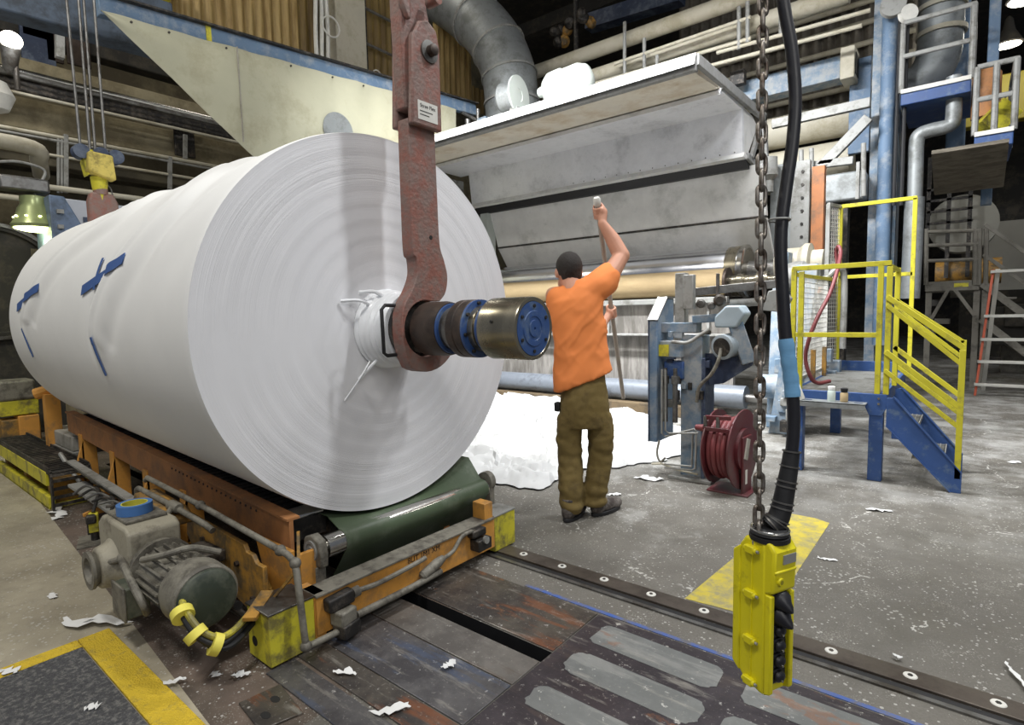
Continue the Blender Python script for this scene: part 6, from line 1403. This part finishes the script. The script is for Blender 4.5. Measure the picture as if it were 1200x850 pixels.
# ================================================================ BACKGROUND, LEFT
XB = -9.5
def zb_(py, X=XB): return at(0, py, X=X).z
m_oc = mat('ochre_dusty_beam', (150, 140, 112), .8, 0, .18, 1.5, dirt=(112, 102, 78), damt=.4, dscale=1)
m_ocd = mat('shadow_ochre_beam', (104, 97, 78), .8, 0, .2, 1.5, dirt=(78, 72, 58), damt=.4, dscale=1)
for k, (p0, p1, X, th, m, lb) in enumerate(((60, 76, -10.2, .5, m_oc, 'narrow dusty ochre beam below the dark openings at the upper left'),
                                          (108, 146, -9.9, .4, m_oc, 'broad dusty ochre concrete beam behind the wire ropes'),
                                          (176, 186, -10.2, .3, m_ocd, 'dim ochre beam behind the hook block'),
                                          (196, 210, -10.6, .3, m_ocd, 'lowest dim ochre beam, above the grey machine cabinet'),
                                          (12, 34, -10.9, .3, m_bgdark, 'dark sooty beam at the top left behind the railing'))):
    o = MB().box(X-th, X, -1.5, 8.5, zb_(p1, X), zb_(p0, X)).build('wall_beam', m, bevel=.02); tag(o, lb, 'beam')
for k, (py, r, X, m, lb) in enumerate(((78, .035, XB, m_steel, 'bright steel pipe, topmost of the pipes at the left'), (83, .035, XB, m_dsteel, 'steel pipe right under the bright top pipe at the left'), (92, .055, XB-.1, m_dark, 'dark thick pipe in the middle of the left pipe bank'), (99, .055, XB-.1, m_dark, 'dark thick pipe, lower one of the left pipe bank'),
                                     (104, .02, XB, m_pipe, 'thin pale conduit along the top of the broad ochre beam'), (148, .025, XB, m_pipe, 'thin pale pipe just below the broad ochre beam'), (153, .018, XB, m_greyp, 'very thin conduit under the broad ochre beam'), (172, .02, XB, m_pipe, 'thin pale conduit behind the hook block'), (212, .035, XB+.6, m_pipe, 'pale pipe passing above the grey machine cabinet'), (230, .035, XB+.6, m_pipe, 'pale pipe level with the top of the green-lit lamp'))):
    o = MB().cyl((X, -1.5, zb_(py, X)), (X, 8.5, zb_(py, X)), r, n=12).build('wall_pipe', m); tag(o, lb, 'pipe')
lr = thing('walkway_railing', 'thin railing bars and posts of the walkway at the upper left', 'railing', (XB, 2, 3))

for py in (10,): MB().cyl((XB, -1.5, zb_(py)), (XB, 8.5, zb_(py)), .03, n=10).build('rail_bar', m_greyp, lr)
for px, y0, y1, w in ((70, 32, 68, .09), (77, 158, 226, .05), (68, 160, 226, .025), (72, 162, 226, .025), (199, 184, 222, .05), (217, 158, 186, .05)): MB().bar(at(px, y0, X=XB), at(px, y1, X=XB), w, w).build('rail_post', m_greyp, lr)
for px, py, w, h, m, lb in ((42, 22, .35, .55, m_navy, 'dark blue panel in the upper left opening, near the top'), (62, 36, .2, .9, m_iron, 'brown panel in the upper left opening, beside the white post'), (44, 50, .4, .6, m_navy, 'dark blue panel in the upper left opening, above the ochre beam'), (90, 38, .3, 1.0, m_iron, 'brown panel in the upper left opening, behind the ropes'), (216, 165, .3, .5, m_dark, 'dark gap panel in the ochre beam near the canvas tip')):
    c = at(px, py, X=-10.7 if px < 200 else -9.8); o = MB().cbox(c, (.05, w, h)).build('opening_panel', m, bevel=.01); tag(o, lb, 'panel')
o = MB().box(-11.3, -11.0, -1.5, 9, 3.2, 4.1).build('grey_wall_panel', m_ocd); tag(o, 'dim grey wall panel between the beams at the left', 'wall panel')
fp_ = at(0, 165, X=-8.8); o = MB().tube(curve([(-8.8, -.5, fp_.z+.02), (-8.8, 1.2, fp_.z), (-8.8, at(38, 168, X=-8.8).y, fp_.z-.02), (-9.0, at(44, 172, X=-9).y, fp_.z-.12), (-9.4, at(44, 172, X=-9).y+.1, fp_.z-.2)], 5), .09, 14).build('elbow_pipe', m_pipe, smooth=70); tag(o, 'fat cream pipe ending in an elbow at the left edge', 'pipe')
# lamp with greenish light
XLm = -7.6; p = at(43, 268, X=XLm); lo_ = thing('work_lamp', 'lit bell-shaped lamp with greenish glow at the left, above the reel end', 'lamp', p)
MB().lathe(p, (0, 0, 1), [(0, .20), (.03, .21), (.10, .17), (.20, .145), (.24, .12), (.32, .12), (.34, .04)], 32).build('lamp_hood', m_glass, lo_, smooth=40)
MB().lathe(p-Vector((0, 0, .03)), (0, 0, 1), [(0, .10), (.02, .18), (.045, .20)], 28).build('lens', m_lensg, lo_)
for k in range(10): a = k*math.pi/5; MB().ell(p+Vector((.175*math.cos(a), .175*math.sin(a), .105)), (.014, .014, .010), 10, 6).build('vent_hole', m_lensg, lo_)
MB().tube(curve([p+Vector((0, 0, .33)), p+Vector((0, .08, .5)), p+Vector((0, .10, .62)), p+Vector((0, -.1, .66)), p+Vector((0, -.3, .62))], 5), .014, 8).build('cable', m_greyp, lo_)
MB().box(p.x-.1, p.x+.1, p.y-.28, p.y+.12, p.z+.36, p.z+.50).build('ballast_box', m_dsteel, lo_, bevel=.02)
l = bpy.data.lights.new('bulb', 'POINT'); l.energy = 7; l.shadow_soft_size = .12; l.color = (.95, 1, .65); q_ = bpy.data.objects.new('bulb', l); COL.objects.link(q_); q_.location = p-Vector((0, 0, .16))
p = at(13, 47, X=-9.0); fl = thing('flood_lamp', 'small dazzling white floodlight at the top left', 'lamp', p)
MB().ell(p, (.09, .11, .10), 20, 14).build('bulb_glass', m_lens, fl); MB().lathe(p-Vector((.05, 0, .05)), (-.6, 0, -1), [(0, .10), (.2, .08), (.3, .05)], 18).build('lamp_base', m_dsteel, fl)
MB().cyl(p+Vector((-.1, .04, -.1)), p+Vector((-.2, .06, -.5)), .03, n=10).build('bracket', m_dsteel, fl)
l = bpy.data.lights.new('bulb', 'POINT'); l.energy = 25; l.shadow_soft_size = .15; q_ = bpy.data.objects.new('bulb', l); COL.objects.link(q_); q_.location = p+Vector((.25, 0, -.1))
p = at(-8, 112, X=-8.0); o = MB().lathe(p, (0, 0, 1), [(-.18, .03), (-.14, .12), (0, .18), (.14, .12), (.18, .03)], 24).build('white_globe', m_wlab); tag(o, 'pale rounded white globe cut off by the left edge', 'globe')
# machine cabinet behind far end of the reel
cb_ = thing('machine_cabinet', 'blue-sided cabinet with a sloping pale grey front behind the far end of the reel', 'cabinet', (-6.9, 1.7, 1.5))
XK = -7.3; a, b, c = at(57, 228, X=XK), at(104, 236, X=XK), at(58, 300, X=XK); dd = at(130, 232, X=XK)
MB().prism([(a.y, a.z), (at(75, 228, X=XK).y, a.z), (at(100, 270, X=XK).y, at(100, 270, X=XK).z), (at(104, 300, X=XK).y, 1.2), (a.y, 1.2)], 'X', XK-.6, XK).build('blue_side', mat('steel_blue_side', (104, 122, 148), .5, .1, .12, 4, dirt=(80, 92, 108), damt=.35), cb_, bevel=.01)
MB().prism([(at(75, 228, X=XK-.02).y, a.z-.01), (dd.y+.7, a.z-.02), (dd.y+.7, 1.2), (at(104, 300, X=XK).y, 1.2), (at(100, 270, X=XK).y, at(100, 270, X=XK).z)], 'X', XK-.6, XK-.05).build('pale_front', mat('pale_grey_sheet', (176, 180, 188), .5, .1, .08, 3), cb_, bevel=.01)
for py in (247, 265): MB().box(XK, XK+.03, a.y+.05, at(74, py, X=XK).y, at(60, py, X=XK).z-.02, at(60, py, X=XK).z+.02).build('side_rib', m_greyp, cb_)
MB().box(XK-.05, XK-.03, at(99, 256, X=XK).y, at(110, 256, X=XK).y, at(100, 260, X=XK).z, at(100, 254, X=XK).z).build('vent_slot', m_navy, cb_)
MB().box(XK-.5, XK-.1, a.y+.1, a.y+.9, 0, 1.2).build('pedestal', m_oc, cb_)
# big round machine end at the left edge
rg = thing('machine_housing', 'large round ring-edged machine housing at the far left beside the reel', 'machine housing', (-6.7, .9, 0))
XG = -8.7; c = at(-6, 330, X=XG); r_ = (at(-6, 330, X=XG)-at(-6, 262, X=XG)).length
MB().lathe((XG-.4, c.y, c.z), (1, 0, 0), [(0, r_), (.4, r_), (.41, r_-.02), (.41, r_-.07), (.36, r_-.08), (.36, .02)], 72).build('housing_drum', m_bgdark, rg, smooth=30)
MB().lathe((XG, c.y, c.z), (1, 0, 0), [(.0, r_+.01), (.03, r_+.01), (.03, r_-.03), (0, r_-.03)], 72, cap=False).build('steel_rim', m_dsteel, rg)
MB().box(XG-.4, XG-.05, c.y-1.2, c.y+r_*.9, 0, c.z-.25).build('housing_base', m_bgdark, rg, bevel=.02)
for y, z, w, h in ((.35, .1, .18, .30), (.5, -.1, .2, .12), (.62, .3, .12, .05)): MB().box(XG-.03, XG-.01, c.y+y, c.y+y+w, c.z+z, c.z+z+h).build('panel_fitting', m_ocd, rg, bevel=.004)
o = thing('yellow_barrier', 'low grey-topped barrier with yellow base at the far left floor', 'barrier', (-8.6, 1.6, 0))
MB().box(-9.2, -8.9, -.5, 4.2, .0, .28).build('yellow_base', m_yel2, o, bevel=.01); MB().cyl((-9.0, -.5, .62), (-9.0, 4.2, .62), .05, n=12).build('top_bar', m_greyp, o); 
for y in (0, 1.3, 2.6, 3.9): MB().box(-9.03, -8.97, y, y+.06, .28, .62).build('post', m_greyp, o)
o = MB().tube(curve([(-6.1, 1.15, .72), (-6.0, 1.3, .76), (-5.7, 1.6, .74), (-5.5, 1.9, .70)], 5), .05, 10).build('orange_arm', m_orange); tag(o, 'orange curved arm reaching under the far end of the reel', 'arm')
o.parent = ct; o.location = o.location-WLOC['reel_cart']; del o['label']; del o['category']; MB().box(-6.05, -5.95, 1.18, 1.28, 0, .72).build('arm_post', m_orange, ct)
